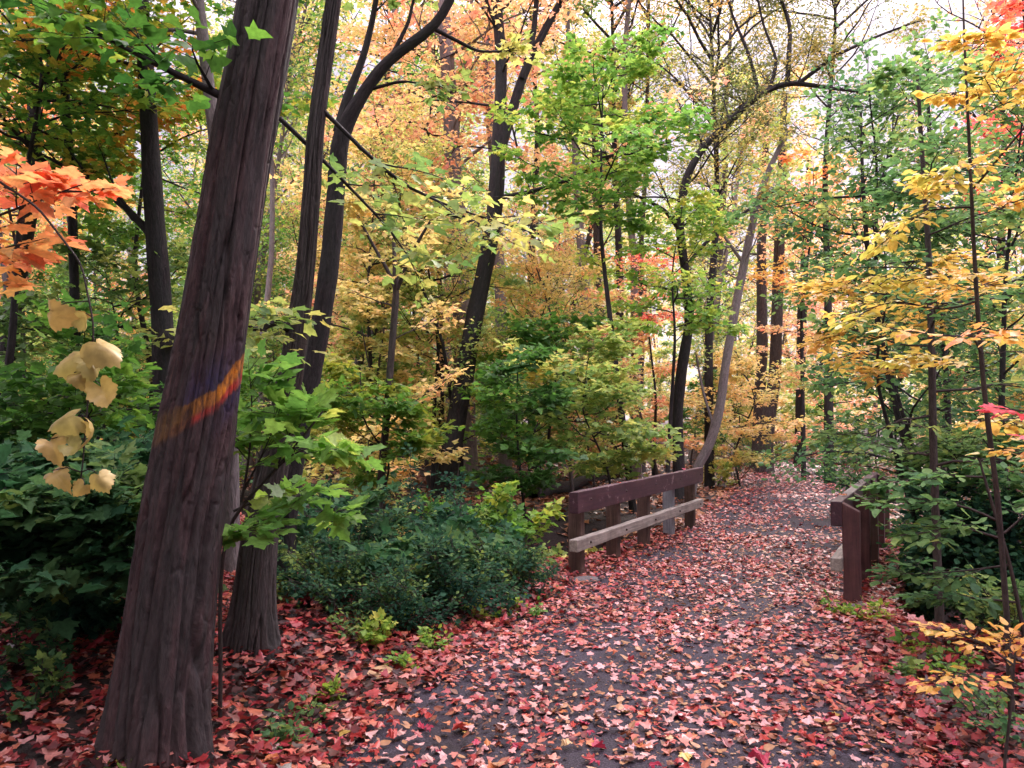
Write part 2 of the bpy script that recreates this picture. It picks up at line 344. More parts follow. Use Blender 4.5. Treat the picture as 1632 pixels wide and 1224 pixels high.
def branch_out(rng, mb, limbs, subn, subl, twn, twl, flat=.12, draw_twigs=True, thin=1.0, sides=5):
    P0s, P1s = [], []; up = np.array([0, 0, 1.])
    for pts, r0 in limbs:
        L = np.linalg.norm(np.diff(pts, axis=0), axis=1).sum(); n = len(pts)
        mb.tube(pts, np.linspace(r0, max(.18 * r0, .002), n), sides)
        subs = [(pts[-3:], .3 * r0, .35)]
        for j in range(subn):
            t = .18 + .8 * (j + rng.uniform(0, .9)) / subn; f = t * (n - 1); k = int(min(f, n - 2)); p = lerp(pts[k], pts[k + 1], f - k)
            d = unit(pts[k + 1] - pts[k]); h = np.cross(d, up); h = unit(h) if np.linalg.norm(h) > .2 else unit(rng.normal(0, 1, 3) * [1, 1, .1])
            s = 1 if j % 2 else -1
            dd = d * rng.uniform(.4, .9) + h * s * rng.uniform(.6, 1) + up * rng.normal(.08, flat)
            sl = subl * L * (1.1 - .65 * t) * rng.uniform(.7, 1.2)
            q = wander(rng, p, dd, sl, 4, .12, .02); mb.tube(q, np.linspace(max(.5 * r0 * (1 - t * .6), .003) * thin, .0018, 5), 4)
            subs.append((q, 0, 1))
        for q, _, w in subs:
            m = max(2, int(twn * w)); t = (np.arange(m) + rng.uniform(0, 1, m)) / m * .95 + .05; f = t * (len(q) - 1); k = np.minimum(f.astype(int), len(q) - 2)
            p = q[k] + (q[k + 1] - q[k]) * (f - k)[:, None]; d = unit(q[k + 1] - q[k]); h = unit(np.cross(d, up) + rng.normal(0, .05, (m, 3)))
            s = np.where(np.arange(m) % 2 == 0, 1., -1.)[:, None]
            dd = unit(d * rng.uniform(.4, 1, (m, 1)) + h * s * rng.uniform(.5, 1, (m, 1)) + up * rng.normal(.0, flat * 1.2, (m, 1)))
            P0s.append(p); P1s.append(p + dd * (twl * rng.uniform(.6, 1.2, (m, 1))))
            P0s.append(q[-2:-1]); P1s.append(q[-1:] + unit(q[-1:] - q[-2:-1]) * twl * .4)
    P0 = np.concatenate(P0s); P1 = np.concatenate(P1s)
    if draw_twigs: mb.sticks(P0, P1, .0028 * thin, .0012 * thin)
    return P0, P1

# ================================================================== SETTING
def nodes_ground():
    m, n, l, out = newmat('forest_soil'); tc = n.new('ShaderNodeTexCoord'); v = tc.outputs['Object']
    a = noise(n, l, v, 1.3, 5); b = noise(n, l, v, 28, 6, .7); c = noise(n, l, v, 110, 3, .7)
    r = ramp(n, [(.3, (.016, .011, .011)), (.6, (.032, .021, .019)), (.8, (.05, .03, .022))]); l.new(b.outputs[0], r.inputs[0])
    r2 = ramp(n, [(.35, (.7,) * 3), (.7, (1.3,) * 3)]); l.new(a.outputs[0], r2.inputs[0])
    col = mixc(n, l, 1., r.outputs[0], r2.outputs[0], 'MULTIPLY')
    p = n.new('ShaderNodeBsdfPrincipled'); l.new(col, p.inputs['Base Color']); p.inputs['Roughness'].default_value = .95
    bb = bump(n, l, b.outputs[0], .8, .04); bb = bump(n, l, c.outputs[0], .6, .01, bb); l.new(bb, p.inputs['Normal']); l.new(p.outputs[0], out.inputs[0]); return m
def nodes_path():
    m, n, l, out = newmat('old_asphalt'); tc = n.new('ShaderNodeTexCoord'); v = tc.outputs['Object']
    vo = n.new('ShaderNodeTexVoronoi'); vo.inputs['Scale'].default_value = 95; l.new(v, vo.inputs['Vector'])
    a = noise(n, l, v, 1.7, 5, .6, .4); b = noise(n, l, v, 60, 5, .7)
    r = ramp(n, [(.05, (.075, .062, .085)), (.3, (.042, .034, .05)), (.6, (.022, .018, .026))]); l.new(vo.outputs['Distance'], r.inputs[0])
    dirt = ramp(n, [(.45, (0, 0, 0)), (.68, (.8,) * 3)]); l.new(a.outputs[0], dirt.inputs[0])
    c = mixc(n, l, dirt.outputs[0], r.outputs[0], (.016, .011, .014))
    r2 = ramp(n, [(.3, (.6,) * 3), (.72, (1.5,) * 3)]); l.new(b.outputs[0], r2.inputs[0]); c = mixc(n, l, 1., c, r2.outputs[0], 'MULTIPLY')
    p = n.new('ShaderNodeBsdfPrincipled'); l.new(c, p.inputs['Base Color']); p.inputs['Roughness'].default_value = .8; p.inputs['Specular IOR Level'].default_value = .2
    bb = bump(n, l, vo.outputs['Distance'], .5, .006); bb = bump(n, l, b.outputs[0], .6, .008, bb); l.new(bb, p.inputs['Normal']); l.new(p.outputs[0], out.inputs[0]); return m

def axis(segs):
    out = [segs[0][0]]
    for a, b, st in segs:
        k = max(1, int(round((b - a) / st))); out += list(np.linspace(a, b, k + 1)[1:])
    return np.array(out)
gx = axis([(-1200, -120, 180), (-120, -30, 10), (-30, -9, 1), (-9, 12, .22), (12, 40, 1), (40, 130, 10), (130, 1200, 180)])
gy = axis([(-300, -20, 70), (-20, -1, 1), (-1, 18, .22), (18, 50, 1), (50, 130, 8), (130, 1500, 200)])
XX, YY = np.meshgrid(gx, gy); ZZ = gh(XX, YY)
nx, ny = len(gx), len(gy); ii = (np.arange(ny - 1)[:, None] * nx + np.arange(nx - 1)[None]).ravel()
q = np.stack([ii, ii + 1, ii + nx + 1, ii + nx], 1)
tag(mesh_obj('ground', np.stack([XX, YY, ZZ], -1).reshape(-1, 3), np.full(len(q), 4), q.ravel(), [nodes_ground()], smooth=True), kind='structure')
py_ = axis([(-12, 26, .3), (26, 70, 1)]); ps = np.linspace(-1, 1, 13)
sl_ = np.interp(py_, _yy, _sl); nn = np.stack([1 / np.sqrt(1 + sl_ ** 2), -sl_ / np.sqrt(1 + sl_ ** 2)], 1)
wv = 1.42 + .10 * np.sin(py_ * 1.3) + .07 * np.sin(py_ * 3.1 + 1)
PV = []
for i, y in enumerate(py_):
    for s in ps:
        xy = np.array([pc(y), y]) + nn[i] * s * wv[i]
        PV.append((xy[0], xy[1], .004 - .012 * (abs(s) > .99) + .012 * (1 - s * s)))
n0 = len(ps); ii = (np.arange(len(py_) - 1)[:, None] * n0 + np.arange(n0 - 1)[None]).ravel()
q = np.stack([ii, ii + 1, ii + n0 + 1, ii + n0], 1)
tag(mesh_obj('path', np.array(PV), np.full(len(q), 4), q.ravel(), [nodes_path()], smooth=True), kind='structure')

# ------------------------------------------------------------------ bridge railings
def wood_mat(name, dark, mid, light, wear=(.3, .27, .24), wl=.0, rough=.7):
    m, n, l, out = newmat(name); tc = n.new('ShaderNodeTexCoord'); g = n.new('ShaderNodeAttribute'); g.attribute_name = 'grain'; v = g.outputs['Vector']
    a = noise(n, l, vscale(n, l, v, (2.2, 38, 38)), 1, 5, .6, .5); b = noise(n, l, vscale(n, l, v, (9, 9, 9)), 1, 5, .65); c = noise(n, l, vscale(n, l, v, (10, 160, 160)), 1, 3)
    r = ramp(n, [(.3, dark), (.52, mid), (.75, light)]); l.new(a.outputs[0], r.inputs[0])
    w = ramp(n, [(.62, (0, 0, 0)), (.7, (wl,) * 3)]); l.new(b.outputs[0], w.inputs[0])
    col = mixc(n, l, w.outputs[0], r.outputs[0], wear)
    w2 = ramp(n, [(.25, (.6,) * 3), (.6, (1.1,) * 3)]); l.new(b.outputs[0], w2.inputs[0]); col = mixc(n, l, 1., col, w2.outputs[0], 'MULTIPLY')
    p = n.new('ShaderNodeBsdfPrincipled'); l.new(col, p.inputs['Base Color']); p.inputs['Roughness'].default_value = rough
    bb = bump(n, l, a.outputs[0], .5, .006); bb = bump(n, l, c.outputs[0], .35, .002, bb); l.new(bb, p.inputs['Normal']); l.new(p.outputs[0], out.inputs[0]); return m
WD = {
 'tint': wood_mat('wood_maroon_paint', (.03, .009, .018), (.046, .015, .025), (.068, .026, .034), (.34, .26, .26), .55, .6),
 'brown': wood_mat('wood_brown', (.035, .018, .014), (.075, .04, .032), (.12, .07, .055), (.2, .15, .12), .3),
 'red':   wood_mat('wood_red_brown', (.04, .013, .016), (.075, .026, .028), (.11, .045, .04), (.2, .14, .12), .25),
 'blue':  wood_mat('wood_blue_grey', (.1, .105, .13), (.17, .175, .2), (.25, .25, .27), (.2, .18, .17), .3),
 'grey':  wood_mat('wood_weathered', (.14, .12, .105), (.24, .21, .185), (.36, .325, .29), (.12, .1, .09), .4),
}
IRON = wood_mat('rusty_iron', (.03, .02, .018), (.05, .03, .025), (.08, .045, .03))
def timber(name, mat, o, ax, ay, L, w, h, parent, slant=0, seed=0, bow=.004):
    """a sawn timber from o along ax (length L); ay = width direction, z = height; worn, slightly bowed edges"""
    bm = bmesh.new(); bmesh.ops.create_cube(bm, size=1)
    bmesh.ops.bevel(bm, geom=list(bm.edges), offset=.012 / 1, segments=1, affect='EDGES') if False else None
    bmesh.ops.subdivide_edges(bm, edges=[e for e in bm.edges if abs(e.verts[0].co.x - e.verts[1].co.x) > .5], cuts=14)
    for v in bm.verts: v.co = Vector((v.co.x * L, v.co.y * w, v.co.z * h))
    if slant:
        for v in bm.verts:
            if v.co.x > L / 2 - .001 and v.co.y > 0: v.co.x -= slant
    sharp = [e for e in bm.edges if len(e.link_faces) == 2 and e.calc_face_angle() > .5]
    bmesh.ops.bevel(bm, geom=sharp, offset=.009, segments=2, affect='EDGES', profile=.6)
    co = np.array([v.co[:] for v in bm.verts])
    nz = np.stack([vnoise(co * [6, 9, 9] + seed * 17.3 + k * 5, 3 + k) for k in range(3)], 1) - .5
    nz2 = np.stack([vnoise(co * [30, 40, 40] + seed * 7.3 + k * 5, 13 + k) for k in range(3)], 1) - .5
    c2 = co + nz * bow * 2 + nz2 * .004
    ax = np.asarray(ax, float); ay = np.asarray(ay, float); az = np.cross(ax, ay)
    Wv = np.asarray(o) + ax * (L / 2) + c2[:, :1] * ax + c2[:, 1:2] * ay + c2[:, 2:] * az
    for v, c in zip(bm.verts, Wv): v.co = c
    me = bpy.data.meshes.new(name); bm.to_mesh(me); bm.free(); me.materials.append(mat)
    at = me.attributes.new('grain', 'FLOAT_VECTOR', 'POINT'); at.data.foreach_set('vector', (co + seed * 3.7).astype(np.float32).ravel())
    ob = bpy.data.objects.new(name, me); COL.objects.link(ob)
    if parent is not None:
        ob.parent = parent; me.transform(__import__('mathutils').Matrix.Translation(-Vector(parent.location)))
    return ob
def railing(label, p0, inner, over0, over1, postcols, ptag):
    """p0 ground point of the first post; inner = unit vector from the posts towards the path"""
    d3 = np.array([BD[0], BD[1], 0.]); n3 = np.array([inner[0], inner[1], 0.]); z = np.array([0, 0, 1.])
    root = thing('bridge_railing', label, 'railing', (p0[0], p0[1], 0), 'railings of the footbridge')
    Ls = 4.16; pw, pl = .14, .105
    for i, c in enumerate(postcols):
        b = np.array([p0[0], p0[1], -.35]) + d3 * (Ls * i / 4)
        # length axis is vertical, width axis points away from the path (so the slanted cut falls outward)
        o = timber('post', WD[c], b, z, -n3, .35 + .875, pw, pl, root, .075, i + 11 * over0)
        if c == 'blue': o['label'] = 'blue grey post of raw weathered timber'
    s = np.array([p0[0], p0[1], 0]) + n3 * (pw / 2 + .045)
    lo_ = .12 if over0 < .2 else .0
    tr = timber('top_rail', WD['tint'], s - d3 * over0 + z * .775, d3, n3, Ls + over0 + over1, .095, .215, root, 0, 31 + over0 * 10, .005)
    lr = timber('lower_rail', WD['grey'], s - d3 * (over0 + lo_) + z * .355 - n3 * .005, d3, n3, Ls + over0 + over1 + lo_ + .02, .09, .115, root, 0, 52 + over0 * 10, .005)
    lr['label'] = 'lower rail of bare grey weathered timber'
    for i in range(5):
        for rail, zz in ((lr, .355), (tr, .79)):
            b = np.array([p0[0], p0[1], zz]) + d3 * (Ls * i / 4) + n3 * (pw / 2 + .09)
            bm = bmesh.new(); bmesh.ops.create_uvsphere(bm, u_segments=10, v_segments=6, radius=.013)
            for v in bm.verts: v.co = Vector(b - np.array(root.location)) + Vector((v.co.x, v.co.y, v.co.z))
            me = bpy.data.meshes.new('bolt'); bm.to_mesh(me); bm.free(); me.materials.append(IRON)
            at = me.attributes.new('grain', 'FLOAT_VECTOR', 'POINT')
            o = bpy.data.objects.new('bolt', me); COL.objects.link(o); o.parent = rail
    return root
LP0 = P(915 + 12, 918, 8.25)
railing('brown timber railing with one blue grey post and pale lower rail beside the green bushes', (.66, 8.28), BN, .33, .16, ['brown', 'brown', 'brown', 'blue', 'brown'], 'l')
railing('dark red timber railing seen almost end on beside the dark hollow', (2.95, 7.03), -BN, .06, .16, ['red', 'red', 'brown', 'red', 'brown'], 'r')

# ------------------------------------------------------------------ hero trees
def path3(pp, Y, ext=0, lean=None):
    """pixel path [(px,py,width px)...] at distance Y -> points with radius; ext continues upward"""
    a = np.array([[*P(x, y, Y), w / 2 * Y / F] for x, y, w in pp])
    return a
def hero(name, label, cat, Y, pp, bark, crown=None, limbs_px=(), forks=(), sides=14, seg=40, group=None, ext=0, tilt=None):
    a = path3(pp, Y)
    a[0, 2] = min(a[0, 2], float(gh(a[0, 0], a[0, 1]))) - .12
    if ext:
        d = unit(a[-1, :3] - a[max(0, len(a) - 3), :3]); d = unit(d + np.array([0, 0, .9])); e = a[-1].copy(); r = e[3]
        for k in range(6):
            e = e.copy(); e[:3] += d * ext / 6; e[3] = r * (1 - .8 * (k + 1) / 6); d = unit(d + np.array([.05 * sin(k * 2.1), .05 * cos(k * 1.7), .05])); a = np.concatenate([a, e[None]])
    base = a[0, :3].copy(); root = thing(name, label, cat, base, group)
    rng = np.random.default_rng(abs(hash(label)) % 1 + len(label) * 131 + int(pp[0][0]))
    mb = MB(); t = resample(a, seg)
    rr = t[:, 3] * (1 + .06 * np.sin(np.arange(seg) * 1.7) * .5)
    h = t[:, 2] - t[0, 2]; rr = rr * (1 + .45 * np.exp(-h / .22))
    mb.tube(t[:, :3], rr, sides)
    tips = []
    for f in forks:
        b = path3(f, Y); b = resample(b, 16); b[:, 1] += np.linspace(0, rng.normal(0, .25), 16); mb.tube(b[:, :3], b[:, 3], 8); tips.append((b[-6:, :3], b[-6, 3]))
    lb = []
    for f in limbs_px:
        b = path3(f, Y); b = resample(b, 9); b[:, 1] += np.linspace(0, rng.normal(-.2, .3), 9); lb.append((b[:, :3], b[0, 3]))
    if crown:
        c = dict(n=12, t0=.5, t1=1., L=2., el=(.05, .7), subn=6, subl=.45, twn=5, twl=.3, per=6, size=.11, kind='maple2', pal='green', flat=.15, tilt=.45, up=.03, r=.012, clump=1.2, draw=True, spread=.02, bias=0)
        c.update(crown)
        L = list(lb) + tips
        if c['n']: L += limbs_from(rng, t[:, :3], c['t0'], c['t1'], c['n'], c['L'], c['el'], c['r'], c['up'], c.get('az'))
        P0, P1 = branch_out(rng, mb, L, c['subn'], c['subl'], c['twn'], c['twl'], c['flat'], c['draw'], c.get('thin', 1.))
        leaves_on(rng, P0, P1, c['per'], c['size'], c['kind'], LM[c['pal']], 'crown', root, base, c['tilt'], clump=c['clump'], spread=c['spread'], bias=c['bias'])
    else:
        for p_, r_ in lb: mb.tube(p_, np.linspace(r_, r_ * .3, len(p_)), 6)
    mb.build('trunk', BM[bark], root, base)
    return root

# main leaning trunk, modelled with real furrows
def furrowed(name, label, Y, pp, bark, crown, seed, lobes, amp=1.7, tint=False, limbs_px=(), ext=8, knots=()):
    a = path3(pp, Y); base = a[0, :3].copy(); base[2] = float(gh(base[0], base[1])); a[0, 2] = base[2] - .15
    d = unit(a[-1, :3] - a[-4, :3]); e = a[-1].copy(); r = e[3]
    for k in range(8):
        e = e.copy(); d = unit(d + np.array([0, 0, .05])); e[:3] += d * ext / 8; e[3] = r * (1 - .75 * (k + 1) / 8); a = np.concatenate([a, e[None]])
    root = thing(name, label, 'tree', base)
    seg, sides = 520, 200
    # finer steps where it is in view
    s = np.concatenate([[0], np.cumsum(np.linalg.norm(np.diff(a[:, :3], axis=0), axis=1))])
    vis = s[len(pp) - 1]; sm = resample(a, 120); ss = np.concatenate([[0], np.cumsum(np.linalg.norm(np.diff(sm[:, :3], axis=0), axis=1))])
    tt = np.concatenate([np.linspace(0, vis * 1.05, seg - 60, endpoint=False), np.linspace(vis * 1.05, ss[-1], 60)])
    c = np.stack([np.interp(tt, ss, sm[:, k]) for k in range(4)], 1)
    th = np.arange(sides) * 2 * pi / sides
    T, S_ = np.meshgrid(th, tt); R = np.repeat(c[:, 3:4], sides, 1); H = S_ - .15
    # root flare
    fl = np.exp(-np.maximum(H, -.1) / .34); lob = np.zeros_like(T)
    for ang, wd, am in lobes: lob += am * np.exp(-((np.angle(np.exp(1j * (T - ang)))) / wd) ** 2)
    Rr = R * (1 + fl * (.02 + .8 * lob)); Rr *= 1 + .05 * np.cos(2 * T + .5 * S_) + .03 * np.cos(3 * T - 1.1 * S_ + 1)
    def nz(f, m, sd): return vnoise(np.stack([np.cos(T) * f, np.sin(T) * f, S_ * m], -1).reshape(-1, 3) + 50, sd).reshape(T.shape)
    w1 = nz(2.2, 1.6, seed) * 1.3
    def nzw(f, m, sd): return vnoise(np.stack([np.cos(T + .22 * w1) * f, np.sin(T + .22 * w1) * f, S_ * m], -1).reshape(-1, 3) + 50, sd).reshape(T.shape)
    f1 = np.exp(-((nzw(4.6, 1.05, seed + 1) - .5) / .035) ** 2); f2 = np.exp(-((nzw(8, 1.9, seed + 2) - .5) / .05) ** 2); fx = np.exp(-((nzw(7, 9, seed + 8) - .5) / .05) ** 2) * sstep(.45, .62, nz(2.5, 1.7, seed + 9)); f3 = nzw(15, 5, seed + 3); f4 = nzw(26, 16, seed + 4)
    pl = nzw(3.2, .8, seed + 5)
    bro = sstep(.5, .7, nz(3, 2.2, seed + 6))
    disp = amp * (-.03 * f1 * (.35 + pl) - .007 * f2 * (.1 + 1.1 * bro) - .007 * fx + .01 * (pl - .5) + .0035 * (f3 - .5) * (.5 + 1.5 * bro) + .003 * (f4 - .5) * (.6 + bro))
    Rr = Rr + disp
    t = unit(np.gradient(c[:, :3], axis=0)); u = unit(np.cross(t, np.array([0, 1., 0]))); w = np.cross(t, u)   # angle 0 = +x side, w ~ away/towards
    ring = np.cos(T)[..., None] * u[:, None] + np.sin(T)[..., None] * w[:, None]
    V = c[:, None, :3] + ring * Rr[..., None]
    for (kx, ky, kr, ka) in knots:
        kp = P(kx, ky, Y - .17); dd = np.linalg.norm(V - kp, axis=-1); g = np.exp(-(dd / kr) ** 2)
        V = V + ring * (g * ka + .018 * g * np.sin(dd * 130))[..., None]
    B = np.stack([np.cos(T) * .2, np.sin(T) * .2, S_], -1)
    at = {'bark': ('FLOAT_VECTOR', B.reshape(-1, 3))}
    if tint:
        # an orange and red band coloured into the bark, with dark blue above and below it
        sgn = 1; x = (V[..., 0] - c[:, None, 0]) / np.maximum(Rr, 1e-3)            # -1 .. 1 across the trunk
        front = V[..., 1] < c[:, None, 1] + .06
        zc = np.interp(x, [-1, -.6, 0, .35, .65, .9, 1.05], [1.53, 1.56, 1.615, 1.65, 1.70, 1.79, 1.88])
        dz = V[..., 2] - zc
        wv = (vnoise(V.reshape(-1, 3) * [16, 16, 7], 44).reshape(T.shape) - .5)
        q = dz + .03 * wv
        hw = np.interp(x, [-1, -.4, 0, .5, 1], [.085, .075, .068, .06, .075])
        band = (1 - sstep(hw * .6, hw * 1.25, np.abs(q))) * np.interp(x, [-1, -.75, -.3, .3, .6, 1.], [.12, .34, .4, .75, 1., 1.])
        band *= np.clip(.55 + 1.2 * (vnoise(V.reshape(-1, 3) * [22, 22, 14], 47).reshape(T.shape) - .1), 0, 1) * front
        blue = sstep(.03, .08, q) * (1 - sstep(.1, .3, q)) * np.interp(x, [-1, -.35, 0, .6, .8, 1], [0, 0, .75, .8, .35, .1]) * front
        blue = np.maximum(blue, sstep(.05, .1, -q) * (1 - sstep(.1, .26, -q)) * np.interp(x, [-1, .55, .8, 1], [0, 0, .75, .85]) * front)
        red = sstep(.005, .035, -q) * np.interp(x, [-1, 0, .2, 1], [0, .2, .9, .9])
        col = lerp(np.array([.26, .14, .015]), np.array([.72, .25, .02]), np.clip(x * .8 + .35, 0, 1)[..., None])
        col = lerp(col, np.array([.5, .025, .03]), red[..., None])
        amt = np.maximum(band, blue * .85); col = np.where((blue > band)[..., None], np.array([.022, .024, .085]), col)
        at['tint'] = ('FLOAT_VECTOR', col.reshape(-1, 3)); at['tint_amount'] = ('FLOAT', amt.ravel())
    i = np.arange(seg - 1)[:, None] * sides; j = np.arange(sides)[None]; k = (j + 1) % sides
    Fq = np.stack([i + j, i + k, i + sides + k, i + sides + j], -1).reshape(-1, 4)
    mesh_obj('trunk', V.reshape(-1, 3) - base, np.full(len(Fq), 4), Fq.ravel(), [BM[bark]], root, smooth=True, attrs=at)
    rng = np.random.default_rng(seed); L = []
    for f in limbs_px:
        b = resample(path3(f, Y), 9); b[:, 1] += np.linspace(0, rng.normal(-.1, .25), 9); L.append((b[:, :3], b[0, 3]))
    L += limbs_from(rng, resample(c[:, :3], 60), crown['t0'], 1., crown['n'], crown['L'], (.35, .9), .013, az=crown.get('az'))
    A0, A1 = [], []
    for l_ in L:
        mb = MB(); p0, p1 = branch_out(rng, mb, [l_], 6, .45, 5, .35, .15); mb.build('branch', BM['dark'], root, base); A0.append(p0); A1.append(p1)
    k_ = len(limbs_px)
    if k_: leaves_on(rng, np.concatenate(A0[:k_]), np.concatenate(A1[:k_]), 4, .1, 'maple1', LM['mixed' if tint else 'ygreen'], 'foliage', root, base, spread=.02, bias=.05)
    P0, P1 = np.concatenate(A0[k_:]), np.concatenate(A1[k_:])
    leaves_on(rng, P0, P1, crown['per'], crown.get('size', .12), 'maple1', LM[crown['pal']], 'crown', root, base)
    return root

furrowed('maple_tree', 'thick leaning tree with furrowed bark and an orange band', 3.9,
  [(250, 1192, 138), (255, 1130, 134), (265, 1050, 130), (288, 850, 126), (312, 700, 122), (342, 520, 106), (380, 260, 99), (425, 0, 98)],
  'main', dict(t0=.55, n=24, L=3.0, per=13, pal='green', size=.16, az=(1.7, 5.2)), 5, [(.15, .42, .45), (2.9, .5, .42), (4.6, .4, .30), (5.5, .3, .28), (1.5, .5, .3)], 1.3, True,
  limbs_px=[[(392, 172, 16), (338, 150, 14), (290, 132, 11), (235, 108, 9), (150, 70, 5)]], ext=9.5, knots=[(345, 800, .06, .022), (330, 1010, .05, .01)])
furrowed('maple_tree', 'grey brown tree with a wide root flare just behind the thick leaning tree', 5.35,
  [(396, 1058, 84), (399, 1010, 70), (405, 960, 60), (412, 870, 54), (432, 760, 50), (455, 650, 43), (470, 560, 39), (488, 420, 31), (497, 300, 28), (503, 200, 26), (517, 100, 26), (532, 0, 26)],
  'grey', dict(t0=.7, n=12, L=2.2, per=4, pal='ygreen', size=.1, az=(1.7, 5.2)), 21, [(.3, .5, .3), (3.0, .5, .5), (4.7, .5, .3)], 1.0, False,
  limbs_px=[[(503, 165, 9), (545, 205, 7), (600, 262, 6), (640, 302, 5), (730, 335, 4), (850, 372, 2)],
            [(445, 188, 9), (520, 258, 8), (590, 330, 6), (645, 385, 5), (660, 432, 3)],
            [(470, 530, 16), (448, 510, 13), (430, 545, 11), (412, 500, 10)]], ext=8)
hero('maple_tree', 'dark trunk bending over to the side at the top beside the grey brown tree', 'tree', 6.9,
  [(450, 966, 36), (453, 900, 32), (460, 800, 31), (472, 720, 30), (489, 640, 30), (511, 520, 31), (527, 410, 31), (536, 300, 29), (541, 215, 29), (568, 165, 21), (612, 100, 18), (660, 66, 17), (700, 38, 16), (722, -10, 14)],
  'dark', dict(n=6, t0=.88, L=1.5, pal='ygreen', per=2, kind='maple1', size=.09, el=(.5,1.1)),
  forks=[[(541, 210, 22), (552, 150, 16), (575, 90, 12), (590, 20, 10), (600, -60, 8)], [(625, 88, 8), (650, 30, 6), (662, -40, 4)], [(580, 145, 7), (640, 130, 5), (700, 140, 3)], [(690, 45, 8), (760, 60, 5), (815, 40, 3)]], sides=20, seg=70, ext=3)

hero('forest_tree', 'tall dark forked tree leaning over the red leaf litter in the middle of the wood', 'tree', 15.3,
  [(702, 818, 38), (708, 780, 33), (722, 700, 32), (740, 600, 30), (757, 500, 28), (775, 420, 26), (790, 330, 26), (794, 250, 24), (797, 180, 20), (800, 90, 18), (790, 0, 18), (788, -60, 15)],
  'dark', dict(n=12, t0=.62, L=2.6, pal='peach', size=.12, per=5, kind='maple2'),
  limbs_px=[[(797, 315, 9), (870, 305, 10), (930, 282, 10), (1000, 237, 9), (1040, 205, 6), (1085, 180, 3)], [(785, 370, 10), (720, 335, 8), (680, 340, 9), (640, 370, 5), (600, 385, 3)]],
  forks=[[(793, 255, 18), (812, 190, 16), (832, 120, 15), (862, 55, 13), (900, -15, 11), (930, -60, 8)], [(832, 125, 10), (850, 60, 9), (858, -30, 7)], [(823, 105, 8), (800, 60, 7), (775, 10, 6), (770, -40, 4)]], ext=2)
hero('sapling', 'thin grey sapling with a Y fork standing in front of the red leaf litter', 'sapling', 11,
  [(604, 838, 13), (606, 780, 13), (615, 680, 12), (624, 560, 11), (632, 462, 11), (628, 400, 6), (625, 300, 4)], 'grey',
  dict(n=5, t0=.55, L=1.1, pal='yellow', size=.1, per=4, kind='maple1', twn=3),
  forks=[[(632, 465, 7), (618, 430, 6), (600, 400, 5), (575, 352, 4)], [(632, 465, 7), (650, 425, 6), (672, 388, 5), (715, 330, 3)]], limbs_px=[[(612, 690, 5), (640, 655, 4), (690, 620, 3), (720, 600, 2)]], sides=10)
hero('crooked_tree', 'crooked dark tree arching over the path behind the railing', 'tree', 16,
  [(1082, 790, 22), (1082, 745, 19), (1079, 660, 17), (1086, 590, 18), (1100, 510, 15), (1092, 430, 14), (1082, 360, 14), (1090, 290, 13), (1115, 240, 12), (1160, 195, 11), (1210, 150, 10), (1255, 130, 9), (1320, 140, 6), (1400, 150, 3)],
  'dark', dict(n=14, t0=.45, t1=.95, L=2.2, pal='olive', size=.065, per=8, kind='oval1', subn=8, twn=6, twl=.35, flat=.4, el=(.3, 1.3), up=.06, spread=.05, clump=.9),
  forks=[[(1255, 132, 9), (1258, 90, 8), (1262, 40, 7), (1240, -30, 5)], [(1210, 150, 7), (1195, 90, 6), (1165, 20, 4), (1150, -40, 3)], [(1225, 145, 7), (1240, 100, 5), (1215, 40, 4), (1200, -30, 3)], [(1270, 135, 7), (1330, 90, 6), (1400, 60, 4), (1460, 40, 3)],
         [(1082, 365, 8), (1060, 335, 7), (1020, 315, 5), (990, 300, 3)], [(1090, 430, 7), (1120, 390, 6), (1170, 350, 5), (1240, 300, 3)]], sides=14, seg=60)
hero('leaning_tree', 'slim pale tree leaning away from the end of the brown railing', 'tree', 17,
  [(1098, 775, 16), (1108, 746, 15), (1130, 715, 16), (1148, 650, 15), (1155, 590, 14), (1172, 490, 14), (1190, 400, 13), (1205, 330, 12), (1225, 270, 9), (1255, 210, 6)],
  'pale', dict(n=8, t0=.55, L=1.8, pal='ygreen', size=.09, per=4, kind='maple2', el=(.4, 1.1), flat=.3), sides=12,
  forks=[[(1185, 420, 6), (1150, 370, 5), (1120, 320, 4), (1080, 290, 2)], [(1140, 690, 5), (1120, 620, 4), (1110, 560, 3)]])
